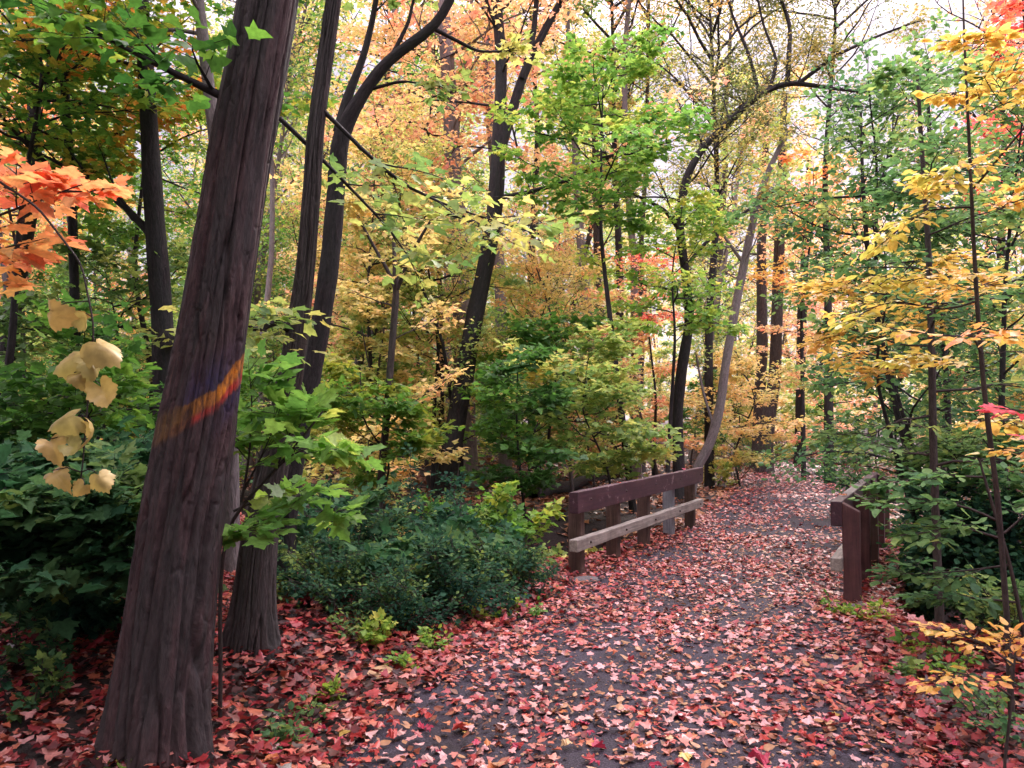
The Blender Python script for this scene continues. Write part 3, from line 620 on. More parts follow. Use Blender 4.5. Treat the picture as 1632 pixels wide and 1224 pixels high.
for (lab, Y, pp, bk, pal) in (
  ('straight brown tree with a swollen foot beside the bend of the path', 24, [(1218, 728, 26), (1222, 690, 22), (1235, 600, 19), (1240, 450, 18), (1245, 300, 15), (1250, 150, 10)], 'grey', 'peach'),
  ('grey trunk standing close behind the straight brown tree at the bend of the path', 26, [(1204, 725, 17), (1210, 640, 17), (1215, 560, 18), (1213, 400, 15), (1220, 250, 11), (1222, 120, 7)], 'grey', 'ygreen'),
  ('pale purple grey trunk, the lighter of the two upright trunks beyond the brown railing', 22, [(956, 742, 16), (950, 690, 15), (942, 600, 17), (935, 480, 16), (922, 350, 13), (915, 200, 11), (905, 50, 8), (900, -60, 6)], 'pale', 'ygreen'),
  ('darker of the two upright trunks beyond the brown railing', 23, [(970, 735, 14), (966, 650, 14), (960, 560, 14), (953, 430, 14), (950, 280, 11), (945, 130, 8)], 'grey', 'yellow'),
  ('pale straight trunk partly hidden behind the tall dark forked tree', 21, [(806, 745, 21), (803, 660, 20), (800, 560, 20), (797, 450, 18), (790, 300, 15), (778, 150, 14), (772, -20, 11)], 'pale', 'peach'),
  ('short leaning brown trunk between the grey brown tree and the thin forked sapling', 17, [(545, 735, 15), (560, 610, 15), (578, 560, 14), (605, 510, 12), (640, 440, 7), (660, 380, 4)], 'grey', 'yellow'),
  ('dark trunk hidden among the leaves behind the brown trunk at the bend', 28, [(1272, 716, 14), (1276, 600, 14), (1278, 500, 15), (1284, 380, 11), (1290, 250, 7)], 'dark', 'peach'),
):
    hero('forest_tree', lab, 'tree', Y, pp, bk, dict(n=12, t0=.5, L=2.4, pal=pal, size=.13, per=5, kind='maple2', subn=5, twn=4, draw=False, el=(.1, .8)), sides=12)
# left-hand wood behind the thick trunk
hero('maple_tree', 'dark trunk with a low side limb deep in green leaves behind the thick leaning tree', 'tree', 9,
  [(268, 900, 40), (264, 700, 36), (260, 520, 34), (250, 400, 32), (243, 300, 30), (235, 150, 26), (225, 0, 22), (222, -80, 20)], 'dark',
  dict(n=14, t0=.5, L=2.4, pal='mixed', size=.105, per=5, kind='maple1', bias=.05),
  limbs_px=[[(250, 385, 15), (210, 335, 14), (165, 300, 13), (120, 275, 11), (70, 245, 8), (20, 225, 5)]], ext=4, sides=16)
hero('maple_tree', 'slender dark tree among green and orange maple leaves near the frame edge', 'tree', 9.5,
  [(132, 885, 18), (126, 700, 16), (120, 500, 15), (114, 300, 14), (104, 150, 13), (98, 40, 11), (92, -100, 9)], 'dark',
  dict(n=16, t0=.45, L=2.3, pal='mixed', size=.105, per=5, kind='maple1', bias=.08), ext=2)
hero('maple_tree', 'pale purple grey tree half hidden behind the thick leaning tree', 'tree', 8,
  [(372, 925, 24), (366, 600, 24), (352, 320, 22), (343, 220, 20), (333, 140, 20), (316, 0, 17), (310, -80, 15)], 'pale',
  dict(n=10, t0=.5, L=1.9, pal='mixed', size=.1, per=5, kind='maple1', bias=.1), ext=3)
hero('maple_tree', 'dark trunk cut by the frame edge beside the orange maple leaves', 'tree', 10.5,
  [(-5, 870, 34), (5, 600, 30), (25, 450, 28), (55, 300, 24), (55, 170, 20), (50, 0, 18), (48, -80, 16)], 'dark',
  dict(n=13, t0=.4, L=2.4, pal='green', size=.105, per=5, kind='maple1'), ext=4)
# right-hand side
hero('yellow_sapling', 'tall thin sapling with layered golden yellow leaves', 'sapling', 4.2,
  [(1614, 1150, 9), (1606, 1000, 9), (1591, 800, 8.5), (1570, 640, 8), (1558, 500, 7), (1550, 350, 6), (1541, 150, 4.5), (1535, 20, 3), (1534, -60, 2)], 'twig',
  dict(n=12, t0=.36, t1=.9, L=.6, pal='gold', size=.062, per=4, kind='oval0', subn=5, subl=.5, twn=4, twl=.13, flat=.05, tilt=.22, el=(.05, .35), up=.0, spread=.004, r=.006),
  limbs_px=[[(1556, 480, 4), (1500, 500, 3), (1430, 470, 2.5), (1360, 510, 1.5)], [(1552, 300, 4), (1590, 200, 3), (1625, 120, 2)], [(1562, 560, 4), (1500, 545, 3), (1400, 560, 2)], [(1548, 330, 4), (1480, 330, 3), (1420, 380, 2)]], sides=8)
hero('sapling', 'straight dark stem rising from the leaf bank beside the dark hollow', 'sapling', 6.6,
  [(1498, 990, 14), (1496, 940, 13), (1492, 850, 12), (1487, 700, 12), (1485, 560, 11), (1480, 400, 9), (1470, 250, 7), (1462, 120, 5)], 'twig',
  dict(n=14, t0=.3, L=1.15, pal='teal', size=.085, per=5, kind='oval0', subn=5, twn=4, twl=.2, flat=.07, tilt=.28, el=(.05, .5), up=.0), sides=10)
hero('sapling', 'leaning thin dark stem among blue green leaves behind the end of the red railing', 'sapling', 9,
  [(1478, 850, 11), (1450, 735, 10), (1425, 640, 10), (1400, 520, 9), (1385, 430, 8), (1375, 300, 6), (1372, 180, 4)], 'dark',
  dict(n=18, t0=.25, L=1.6, pal='teal', size=.08, per=5, kind='oval1', subn=5, twn=5, twl=.22, flat=.25, tilt=.6, el=(.05, .5), up=.0), sides=10)
hero('sapling', 'thin dark upright stem with green leaves deep behind the golden sapling', 'sapling', 10.5,
  [(1520, 830, 11), (1515, 760, 10), (1508, 600, 10), (1500, 480, 9), (1488, 340, 8), (1480, 200, 6), (1478, 90, 4)], 'dark',
  dict(n=18, t0=.25, L=1.9, pal='teal', size=.08, per=5, kind='oval1', subn=5, twn=5, twl=.24, flat=.25, tilt=.6, el=(.05, .5), up=.0), sides=10)
hero('sapling', 'small tree with pinkish red leaves at the edge of the open sky', 'tree', 12,
  [(1660, 880, 14), (1656, 600, 13), (1650, 300, 11), (1640, 120, 9), (1630, -40, 6)], 'dark',
  dict(n=12, t0=.55, L=1.5, pal='red', size=.1, per=6, kind='maple1', subn=5, twn=4, el=(.05, .6)), sides=8)

# ------------------------------------------------------------------ mid-distance leafy trees placed by where their crowns hang
def leafy(name, label, px, ytop, ybot, wpx, Y, pal, size=.11, kind='maple2', n=16, per=6, subn=6, twn=5, twl=.3, bark='dark', flat=.12, tilt=.4, el=(.05, .5), base_px=None, rad=None, cat='tree', bias=0., seed=0, spread=.03, group=None, draw=True):
    top = P(px, ytop, Y); bot = P(px, ybot, Y); bx = P(base_px if base_px is not None else px, 700, Y)[0]
    g = float(gh(bx, Y)); rng = np.random.default_rng(1000 + int(px * 7 + Y * 13) + seed)
    tr = resample(np.array([[bx, Y, g - .1], lerp(np.array([bx, Y, g]), bot, .6) + rng.normal(0, .08, 3), bot + rng.normal(0, .14, 3), lerp(bot, top, .55) + rng.normal(0, .22, 3) * [1, 1, 0], top + rng.normal(0, .2, 3) * [1, 1, 0]]), 24)
    H = top[2] - g; r0 = rad or max(.012, .009 * H); root = thing(name, label, cat, (bx, Y, g), group)
    mb = MB(); mb.tube(tr, np.linspace(r0, .006, 24), 8)
    s = np.interp(bot[2], tr[:, 2], np.linspace(0, 1, 24))
    lb = limbs_from(rng, tr, max(s, .06), .98, n, wpx / 2 * Y / F, el, .011, .0, prof=lambda t: .35 + .8 * math.sin(pi * min(1, max(0, .12 + .86 * (t - s) / max(1 - s, .01)))))
    P0, P1 = branch_out(rng, mb, lb, subn, .45, twn, twl, flat, draw)
    mb.build('trunk', BM[bark], root, (bx, Y, g))
    leaves_on(rng, P0, P1, per, size, kind, LM[pal], 'crown', root, (bx, Y, g), tilt, spread=spread, bias=bias)
    return root
MID = [
 # name, label, px, ytop, ybot, wpx, Y, pal, kw
 ('maple_tree', 'peach orange maple crown between the two dark trunks high up', 700, 60, 320, 330, 19, 'peach', dict(n=22, per=5, size=.125)),
 ('maple_tree', 'orange maple crown above the thin forked sapling', 610, -40, 190, 260, 21, 'peach', dict(n=16, per=4, size=.13)),
 ('maple_tree', 'bright lime green maple crown over the brown railing', 950, 90, 370, 300, 14, 'lime', dict(n=20, per=6, size=.12, base_px=1010, kind='maple1')),
 ('maple_tree', 'lime green young maple in front of the crooked dark tree', 1080, 330, 560, 240, 14.6, 'lime', dict(n=14, per=5, kind='maple1', base_px=1060)),
 ('maple_tree', 'golden maple with thin crown between the grey brown tree and the forked sapling', 590, 240, 480, 260, 15, 'yellow', dict(n=16, per=5)),
 ('maple_tree', 'yellow green maple filling the gap above the thin forked sapling', 690, 330, 560, 300, 17, 'ygreen', dict(n=20)),
 ('maple_tree', 'green young maple rising at the foot of the tall dark forked tree', 850, 560, 830, 150, 11, 'green', dict(n=14, per=4, kind='maple1', size=.11, cat='sapling', bias=-.2)),
 ('maple_tree', 'green and yellow maple bush hanging over the brown railing', 975, 560, 770, 250, 12.8, 'ygreen', dict(n=18, per=6, kind='maple1', size=.12, bias=-.1)),
 ('maple_tree', 'fresh green maple beside the grey brown tree, reaching over leaf litter', 600, 590, 760, 180, 11, 'green', dict(n=11, per=5, kind='maple1', size=.11, bias=.1)),
 ('maple_tree', 'pale peach sapling behind the thin forked sapling', 600, 420, 640, 260, 19, 'peach', dict(n=14, per=5)),
 ('maple_tree', 'yellow maple between the forked dark tree and the pale upright trunk', 880, 420, 640, 240, 18, 'yellow', dict(n=18)),
 ('maple_tree', 'green maple layers between the forked dark tree and the pale upright trunk', 860, 520, 720, 220, 15, 'green', dict(n=16, kind='maple1')),
 ('maple_tree', 'pink tinged maple spray beside the crooked dark tree', 1040, 420, 540, 170, 20, 'red', dict(n=9, per=4, bias=-.3)),
 ('maple_tree', 'yellow maple low beside the bend of the path', 1180, 560, 730, 200, 19, 'yellow', dict(n=16)),
 ('maple_tree', 'peach coloured maple behind the end of the path', 1330, 470, 700, 230, 24, 'peach', dict(n=18, size=.13)),
 ('maple_tree', 'orange maple showing through blue green leaves above the path', 1280, 250, 480, 200, 22, 'orange', dict(n=14, size=.13)),
 ('elm_tree', 'blue green leafy tree overhanging the right side of the path', 1400, 150, 520, 380, 9.5, 'teal', dict(el=(-.1, 1.1), n=22, per=5, kind='oval1', size=.085, base_px=1520, flat=.3, subn=6, tilt=.7, spread=.06)),
 ('elm_tree', 'dense dark green bushy tree over the red railing', 1420, 500, 760, 260, 12.5, 'dgreen', dict(el=(-.1, 1.1), n=22, per=6, kind='oval1', size=.095, base_px=1490, flat=.3, tilt=.7, spread=.06, bias=.15)),
 ('elm_tree', 'dark green tree with upright crown at the edge of the frame behind the golden sapling', 1600, 150, 760, 340, 8.2, 'teal', dict(el=(-.1, 1.1), n=24, per=5, kind='oval1', size=.085, base_px=1640, flat=.3, tilt=.7, spread=.06, bias=.1)),
 ('elm_tree', 'low blue green layered shrub behind the dark hollow', 1560, 700, 860, 300, 7.4, 'teal', dict(n=16, per=6, kind='oval0', size=.085, base_px=1600, tilt=.25, flat=.05)),
 ('maple_tree', 'yellow green maple glowing behind the blue green leaves', 1500, 350, 620, 300, 15, 'ygreen', dict(n=20)),
 ('maple_tree', 'golden maple layers over the far end of the red railing', 1400, 400, 600, 260, 7.6, 'gold', dict(n=9, per=4, kind='maple1', size=.085, base_px=1560, flat=.04, tilt=.2, subn=4)),
 ('maple_tree', 'large green maple crown filling the upper corner', 60, -60, 330, 420, 8.5, 'mixed', dict(n=22, per=4, kind='maple1', size=.115, base_px=-60, bias=.1)),
 ('maple_tree', 'green maple crown between the slender dark tree and the thick leaning tree', 230, 60, 420, 330, 10.8, 'green', dict(n=20, per=5, kind='maple1', size=.1, bias=.1)),
 ('maple_tree', 'orange maple glowing behind green leaves at the frame edge', 40, 160, 420, 260, 13, 'orange', dict(n=16, per=5)),
 ('maple_tree', 'yellow green understory maple left of the thick leaning tree', 150, 430, 660, 420, 10, 'ygreen', dict(n=20, per=5, kind='maple1', size=.105, bias=-.05, el=(0, .35))),
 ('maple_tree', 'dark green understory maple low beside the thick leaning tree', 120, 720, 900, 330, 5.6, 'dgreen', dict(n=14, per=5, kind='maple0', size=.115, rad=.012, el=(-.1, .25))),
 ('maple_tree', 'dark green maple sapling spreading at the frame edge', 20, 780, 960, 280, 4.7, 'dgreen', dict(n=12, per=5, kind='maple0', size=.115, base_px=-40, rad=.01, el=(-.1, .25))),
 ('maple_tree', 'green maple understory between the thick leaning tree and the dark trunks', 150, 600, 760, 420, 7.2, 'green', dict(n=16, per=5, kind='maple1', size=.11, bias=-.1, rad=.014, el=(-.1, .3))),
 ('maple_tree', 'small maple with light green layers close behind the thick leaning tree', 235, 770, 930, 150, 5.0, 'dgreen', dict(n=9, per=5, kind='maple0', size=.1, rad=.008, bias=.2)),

 ('bush', 'yellow green bush closing the view where the path bends away', 1235, 620, 740, 150, 33, 'ygreen', dict(n=16, per=9, size=.15, draw=False, cat='shrub')),
 ('bush', 'peach tinted bush behind the bend of the path', 1300, 600, 735, 150, 36, 'peach', dict(n=16, per=9, size=.15, draw=False, cat='shrub')),
 ('bush', 'green bush low at the outer side of the path bend', 1345, 640, 745, 130, 31, 'green', dict(n=14, per=9, size=.14, draw=False, cat='shrub')),
 ('bush', 'soft yellow bush filling the gap past the slim leaning tree', 1175, 600, 740, 130, 29, 'yellow', dict(n=14, per=8, size=.14, draw=False, cat='shrub')),
 ('bush', 'yellow green bush deep behind the red railing', 1400, 560, 740, 190, 28, 'ygreen', dict(n=16, per=8, size=.14, draw=False, cat='shrub')),
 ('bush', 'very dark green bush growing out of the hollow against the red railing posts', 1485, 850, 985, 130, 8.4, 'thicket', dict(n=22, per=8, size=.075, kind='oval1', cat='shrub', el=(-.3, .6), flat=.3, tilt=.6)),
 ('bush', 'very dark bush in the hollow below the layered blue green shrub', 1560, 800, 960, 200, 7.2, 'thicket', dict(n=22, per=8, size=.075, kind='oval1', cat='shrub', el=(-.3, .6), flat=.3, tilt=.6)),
 ('cherry_tree', 'tall thin twiggy tree with tiny olive leaves above the end of the path', 1130, -160, 330, 420, 19, 'olive', dict(n=34, per=7, kind='oval1', size=.075, flat=.4, el=(.3, 1.1), subn=7, twn=5, twl=.4, bark='dark', spread=.06)),
 ('cherry_tree', 'twiggy tree with small olive and yellow leaves over the pale upright trunks', 980, -200, 250, 400, 22, 'olive', dict(n=34, per=7, kind='oval1', size=.085, flat=.4, el=(.3, 1.1), subn=7, twn=5, twl=.45, bark='dark', spread=.06, bias=.15)),
 ('cherry_tree', 'twiggy tree with sparse olive leaves under the open sky', 1320, -180, 260, 360, 20, 'olive', dict(n=30, per=7, kind='oval1', size=.075, flat=.4, el=(.3, 1.1), subn=7, twn=5, twl=.4, bark='dark', spread=.06)),
 ('cherry_tree', 'twiggy yellow tree standing behind the tall dark forked tree', 850, -200, 200, 330, 24, 'yellow', dict(n=30, per=11, kind='oval1', size=.1, flat=.35, el=(.3, 1.1), subn=7, twn=5, twl=.45, bark='dark', spread=.06)),
]
for i, (nm, lab, px, yt, yb, w, Y, pal, kw) in enumerate(MID): leafy(nm, lab, px, yt, yb, w, Y, pal, seed=i, **kw)

rng_s = np.random.default_rng(2)
def shade_tree(lab, tx, ty, H, w, lo=.42):  # unseen dense maples, added to shade the near ground and trunks
    root = thing('maple_tree', lab, 'tree', (tx, ty, float(gh(tx, ty)))); mb = MB(); tr = wander(rng_s, (0, 0, -.2), (0, 0, 1), H, 12, .04, .03); mb.tube(tr, np.linspace(.15, .03, 13), 10)
    P0, P1 = branch_out(rng_s, mb, limbs_from(rng_s, tr, lo, .98, 24, w, (.1, .8)), 6, .45, 5, .4, .2, False); mb.build('trunk', BM['grey'], root)
    leaves_on(rng_s, P0, P1, 12, .16, 'maple2', LM['green'], 'crown', root, (0, 0, 0), .5, spread=.08); return root
shade_tree('dense low crowned green maple added for shade just outside the view by the orange bough', -4.4, .5, 9, 2.4, .2)
st_ = shade_tree('dense green maple added for shade behind the viewpoint, tree side', -3.2, -2.6, 12, 3.4)
shade_tree('dense green maple added for shade outside the view by the leaf bank', 5.6, 1.6, 11, 2.6)
for lab, tx, ty, rz, k in (('green maple added for shade behind the viewpoint and further from the path', -7.2, -2.0, 1.2, 1.1), ('green maple added for shade behind the viewpoint, on the leaf bank side', 3.2, -4.4, 2.2, 1.05), ('green maple added for shade at the back of the group behind the viewpoint', -4.6, -7.5, 3.3, 1.2),
                           ('green maple added for shade beside the path behind the viewpoint', .9, -9.5, 4.0, 1.25), ('green maple added for shade outside the view behind the vine', -7.6, 3.2, 5.1, 1.0), ('green maple added to shade the corner by the vine', -3.7, 3.5, 2.7, .95), ('tall green maple added for shade behind the viewpoint beyond the leaf bank', 7.4, -2.2, .6, 1.1)):
    tag(copy_tree(st_, (tx, ty, float(gh(tx, ty))), rz, k), lab)

# close maple spray beside the thick trunk
def spray(name, label, Y, base_px, base_py, stem, limbs, pal, size, kind, per=4, subn=3, twn=3, twl=.16, cat='sapling', bark='twig', tilt=.35, flat=.1, seed=1, bias=0, droop=.25):
    rng = np.random.default_rng(seed); root_p = P(base_px, base_py, Y); root_p[2] = float(gh(root_p[0], Y))
    root = thing(name, label, cat, root_p); mb = MB(); L = []
    if stem:
        st = resample(path3(stem, Y), 16); st[0, :3] = root_p - [0, 0, .06]; mb.tube(st[:, :3], st[:, 3], 8)
    for f in limbs:
        b = resample(path3(f, Y), 9); b[:, 1] += np.linspace(0, rng.normal(0, .18), 9); L.append((b[:, :3], b[0, 3]))
    P0, P1 = branch_out(rng, mb, L, subn, .35, twn, twl, flat)
    mb.build('stem', BM[bark], root, root_p)
    leaves_on(rng, P0, P1, per, size, kind, LM[pal], 'foliage', root, root_p, tilt, spread=.008, bias=bias, droop=droop)
    return root
spray('maple_sapling', 'young maple with broad light green leaves against the thick leaning tree', 4.35, 352, 1085,
  [(352, 1085, 7), (350, 960, 7), (356, 860, 6), (372, 815, 6), (430, 760, 5), (480, 700, 4), (515, 655, 3)],
  [[(420, 768, 5), (470, 720, 4), (520, 705, 3), (560, 725, 2)], [(385, 800, 5), (400, 720, 4), (405, 640, 3), (400, 590, 2)], [(372, 815, 5), (420, 790, 4), (470, 800, 3), (500, 830, 2)], [(440, 750, 4), (455, 690, 3), (480, 650, 2)], [(356, 860, 5), (400, 830, 4), (430, 835, 3)], [(390, 780, 4), (430, 700, 3), (450, 640, 2)]],
  'lime', .12, 'maple0', per=3, subn=4, twn=3, seed=4, bias=-.2, tilt=.4)
spray('maple_sapling', 'maple bough with orange leaves reaching in at the frame edge', 2.9, -330, 1300,
  [(-330, 1300, 16), (-310, 900, 14), (-270, 600, 12), (-200, 480, 10), (-120, 420, 8)],
  [[(-160, 450, 8), (-60, 390, 6), (40, 365, 4), (150, 345, 3), (200, 335, 2)], [(-120, 420, 7), (-20, 330, 5), (60, 300, 3), (120, 305, 2)], [(-200, 500, 7), (-60, 440, 5), (40, 415, 3), (110, 410, 2)]],
  'orange', .085, 'maple0', per=3, subn=5, twn=3, twl=.12, tilt=.25, flat=.06, seed=8, bias=.12)
spray('orange_seedling', 'low plant with layered orange leaves at the path side', 3.5, 1600, 1225,
  [(1600, 1225, 5), (1612, 1120, 4), (1618, 1040, 3)],
  [[(1612, 1110, 4), (1570, 1080, 3), (1520, 1075, 2), (1490, 1090, 1.5)], [(1616, 1060, 4), (1580, 1030, 3), (1530, 1022, 2)], [(1610, 1070, 3), (1640, 1030, 2)]],
  'gold', .055, 'oval0', per=3, subn=4, twn=2, twl=.06, cat='plant', tilt=.2, flat=.04, seed=12, bias=.3)
spray('maple_sapling', 'single twig with red maple leaves entering beside the golden sapling', 3.3, 1760, 1200,
  [(1760, 1200, 7), (1750, 900, 6), (1730, 700, 4)],
  [[(1740, 720, 4), (1700, 660, 3), (1650, 655, 2), (1625, 650, 1.5)], [(1745, 780, 4), (1690, 720, 2), (1640, 690, 1.5)]],
  'red', .08, 'maple0', per=2, subn=2, twn=2, twl=.08, tilt=.25, seed=14)
spray('understory_shrub', 'leafy shrub with flat blue green layers at the edge of the dark hollow', 5.4, 1640, 1050,
  [(1640, 1050, 7), (1610, 900, 6), (1580, 800, 5), (1560, 730, 3)],
  [[(1600, 860, 5), (1520, 835, 4), (1440, 850, 2)], [(1590, 830, 5), (1530, 800, 4), (1460, 805, 3), (1400, 800, 2)], [(1610, 900, 4), (1540, 915, 3), (1440, 925, 2)], [(1570, 760, 4), (1500, 760, 3), (1430, 775, 2)], [(1620, 960, 4), (1560, 960, 3), (1510, 975, 2)], [(1600, 850, 4), (1650, 800, 3), (1700, 780, 2)]],
  'teal', .085, 'oval0', per=4, subn=6, twn=3, twl=.13, tilt=.2, flat=.04, seed=16)
# vine of pale yellow leaves
vr = thing('grape_vine', 'hanging vine with large pale yellow leaves before the dark understory', 'vine', P(150, 1100, 2.45) * [1, 1, 0])
mb = MB(); rngv = np.random.default_rng(3); vb = np.array(vr.location)
sp1 = resample(np.array([P(-60, 250, 2.45), P(60, 330, 2.45), P(130, 420, 2.45), P(150, 520, 2.44), P(140, 640, 2.46), P(130, 760, 2.45), P(122, 790, 2.46)]), 50)
mb.tube(sp1, np.linspace(.004, .0025, 50), 6)
for (lx, ly, sz, ang, face) in [(72, 515, .115, -72, .3), (128, 525, .06, -60, .2), (150, 560, .115, -52, -.2), (132, 592, .1, 68, .3), (142, 590, .075, -20, .9), (118, 612, .06, -40, .5), (160, 632, .1, -30, .2), (122, 678, .1, 65, .3), (150, 690, .085, -12, -1.0), (78, 718, .085, -30, .2), (108, 728, .07, -70, .3), (82, 768, .075, -55, .4), (155, 772, .07, -35, .1), (135, 790, .05, 40, .6)]:
    at = P(lx, ly - 18, 2.43); j = np.argmin(np.linalg.norm(sp1 - at, axis=1)); mb.tube(np.array([sp1[j], lerp(sp1[j], at, .5) + [0, 0, .012], at]), np.array([.0022, .002, .0016]), 5)
    yd = np.array([[-sin(radians(ang)), -.15, -cos(radians(ang))]]); nr = np.array([[face * 1.3 + rngv.normal(0, .35), -1, .35 + rngv.normal(0, .45)]])
    lf_ = leaf_obj('leaf', 'vine', at[None], yd, nr, np.array([sz]), np.array([rngv.uniform(.2, .9)]), LM['pale'], rngv, vr, vb); lf_.data.polygons.foreach_set('use_smooth', np.ones(len(lf_.data.polygons), bool))
mb.build('stem', BM['twig'], vr, vb)

# ------------------------------------------------------------------ shrubs and seedlings
def shrub_mesh(rng, h, w, nst, size, kind, per, subn=4, twn=4, twl=.12, flat=.25, tilt=.5):
    mb = MB(); L = []
    for i in range(nst):
        a = rng.uniform(0, 6.28); e = rng.uniform(.75, 1.4); l = h * rng.uniform(.7, 1.15)
        L.append((wander(rng, (rng.normal(0, w * .12), rng.normal(0, w * .12), -.04), (cos(a) * cos(e), sin(a) * cos(e), sin(e)), l, 6, .14, -.02), .006 * h + .002))
    P0, P1 = branch_out(rng, mb, L, subn, .4, twn, twl, flat); return mb, P0, P1
def shrub(name, label, x, y, h, w, nst, size, kind, per, pal, cat='shrub', group=None, seed=0, **k):
    rng = np.random.default_rng(500 + seed); z = float(gh(x, y)); root = thing(name, label, cat, (x, y, z), group)
    mb, P0, P1 = shrub_mesh(rng, h, w, nst, size, kind, per, **k); mb.build('stem', BM['twig'], root)
    leaves_on(rng, P0, P1, per, size, kind, LM[pal], 'foliage', root, (0, 0, 0), .5, clump=2.5, spread=.015); return root
def gp(px, py):
    Y = CAMH * F / (py - 668); return P(px, py, Y)[0], Y
for i, (px, py, h, w, n_, sz, lab) in enumerate([
    (520, 985, .6, .8, 10, .05, 'dark fine leaved shrub nearest the grey brown tree'), (620, 1000, .5, .9, 10, .045, 'low dark fine leaved shrub in the middle of the thicket'),
    (715, 975, .62, .8, 11, .05, 'dark fine leaved shrub with glossy tips at the path side'), (585, 925, 1.0, .9, 9, .055, 'taller dark shrub at the back of the low thicket beneath the thin sapling'),
    (700, 925, .8, .9, 11, .05, 'taller dark shrub at the back of the low thicket below the forked tree'), (815, 950, .45, .7, 9, .045, 'small dark shrub at the end of the thicket nearest the railing'),
    (660, 900, 1.15, .6, 6, .06, 'loose shrub sending tall shoots above the low thicket'), (770, 900, .75, .8, 9, .05, 'dark shrub behind the path edge between the forked tree and the railing')]):
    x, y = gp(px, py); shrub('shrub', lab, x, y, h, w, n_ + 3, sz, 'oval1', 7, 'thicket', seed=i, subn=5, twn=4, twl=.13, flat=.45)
for i, (px, py, h, pal, kd, lab) in enumerate([
    (655, 965, .85, 'dgreen', 'maple1', 'dark green maple seedling standing up through the thicket'), (555, 945, 1.0, 'dgreen', 'maple1', 'dark maple seedling at the thin sapling side of the thicket'), (770, 940, .8, 'dgreen', 'maple1', 'broad leaved dark seedling at the railing side of the thicket'), (735, 890, 1.1, 'green', 'maple1', 'green maple seedling rising behind the thicket near the forked tree'), (500, 905, 1.2, 'dgreen', 'maple1', 'tall dark seedling behind the grey brown tree'),
    (500, 955, .55, 'dgreen', 'maple1', 'dark green maple seedling beside the grey brown tree foot'), (850, 930, .4, 'teal', 'oval0', 'low blue green plant at the path edge before the railing'),
    (820, 900, .7, 'green', 'maple1', 'green maple seedling behind the thicket'), (880, 870, .8, 'ygreen', 'maple1', 'yellow green maple seedling behind the first railing post'),
    (960, 850, .7, 'ygreen', 'maple1', 'pale maple seedling seen through the railing'), (690, 840, .9, 'green', 'maple1', 'green seedling at the foot of the forked dark tree'),
    (1170, 770, 1.3, 'dgreen', 'oval1', 'dark green bush at the path edge beyond the railing'), (1210, 755, 1.4, 'green', 'oval1', 'green bush at the foot of the straight brown tree'),
    (1140, 775, .9, 'ygreen', 'maple1', 'yellow green seedling at the far end of the railing'), (1395, 985, .18, 'green', 'oval0', 'tiny seedling at the foot of the red railing'),
    (1345, 975, .16, 'green', 'oval0', 'tiny plant between the path and the red railing post'), (470, 985, .3, 'lime', 'maple0', 'small bright maple seedling at the foot of the grey brown tree'),
    (600, 1025, .22, 'lime', 'maple0', 'lime maple seedling on the red leaf verge below the thicket'), (560, 1020, .2, 'teal', 'oval0', 'small blue green seedling on the red leaf verge'),
    (690, 1030, .18, 'green', 'oval1', 'feathery green plant low at the path edge'), (660, 1065, .16, 'green', 'oval1', 'feathery green plant nearest the pale fallen leaf'),
    (455, 1180, .14, 'dgreen', 'oval1', 'feathery dark green plant at the asphalt corner'), (480, 1150, .14, 'dgreen', 'oval1', 'second feathery dark green plant at the asphalt edge, just above the other'),
    (1560, 1150, .35, 'dgreen', 'oval0', 'dark green seedling among the orange leaved plant'), (1620, 1190, .4, 'dgreen', 'oval0', 'dark green seedling in the corner of the leaf bank'),
    (1465, 1040, .18, 'green', 'oval0', 'small green seedling on the leaf bank'), (1440, 1075, .16, 'dgreen', 'maple1', 'dark seedling on the leaf bank nearest the path'),
    (200, 1218, .1, 'green', 'oval0', 'tiny green leaf sprig at the root of the thick tree'), (20, 1075, .4, 'dgreen', 'maple1', 'low dark seedling in the corner below the dark saplings'), (95, 1090, .35, 'dgreen', 'maple1', 'low dark seedling at the root of the thick leaning tree'), (130, 1030, .5, 'thicket', 'maple1', 'very dark seedling touching the thick leaning tree'),
    (25, 980, .6, 'thicket', 'maple1', 'very dark maple seedling at the frame edge'), (100, 975, .6, 'dgreen', 'maple1', 'dark maple seedling between two darker ones in the shade'), (60, 1140, .3, 'thicket', 'maple1', 'lowest dark seedling on the leaf litter by the frame edge'),
    (520, 1110, .12, 'green', 'oval1', 'tiny green plant on the red verge halfway to the pale leaf'), (630, 1000, .2, 'green', 'maple1', 'small green seedling below the thicket edge'), (760, 985, .16, 'green', 'oval1', 'feathery plant where the thicket meets the path'),
    (830, 975, .18, 'green', 'oval0', 'small green plant on the path edge below the railing'), (1520, 1070, .22, 'green', 'oval1', 'feathery green plant in front of the orange leaved plant'), (1590, 1010, .5, 'teal', 'oval0', 'blue green seedling behind the orange leaved plant'),
    (60, 1010, .5, 'dgreen', 'maple0', 'dark maple seedling in the shade at the frame edge'), (150, 960, .5, 'dgreen', 'maple1', 'dark maple seedling in the shade beside the thick tree')]):
    x, y = gp(px, py); big = h > .45
    shrub('seedling', lab, x, y, h, .3, 7 if big else 4, (.1 if big else .055) if kd[0] == 'm' else (.06 if big else .045), kd, 5 if big else 4, pal, 'plant' if h < .6 else 'shrub', seed=40 + i, subn=3 if big else 2, twn=3 if big else 2, twl=.12 if big else .04)

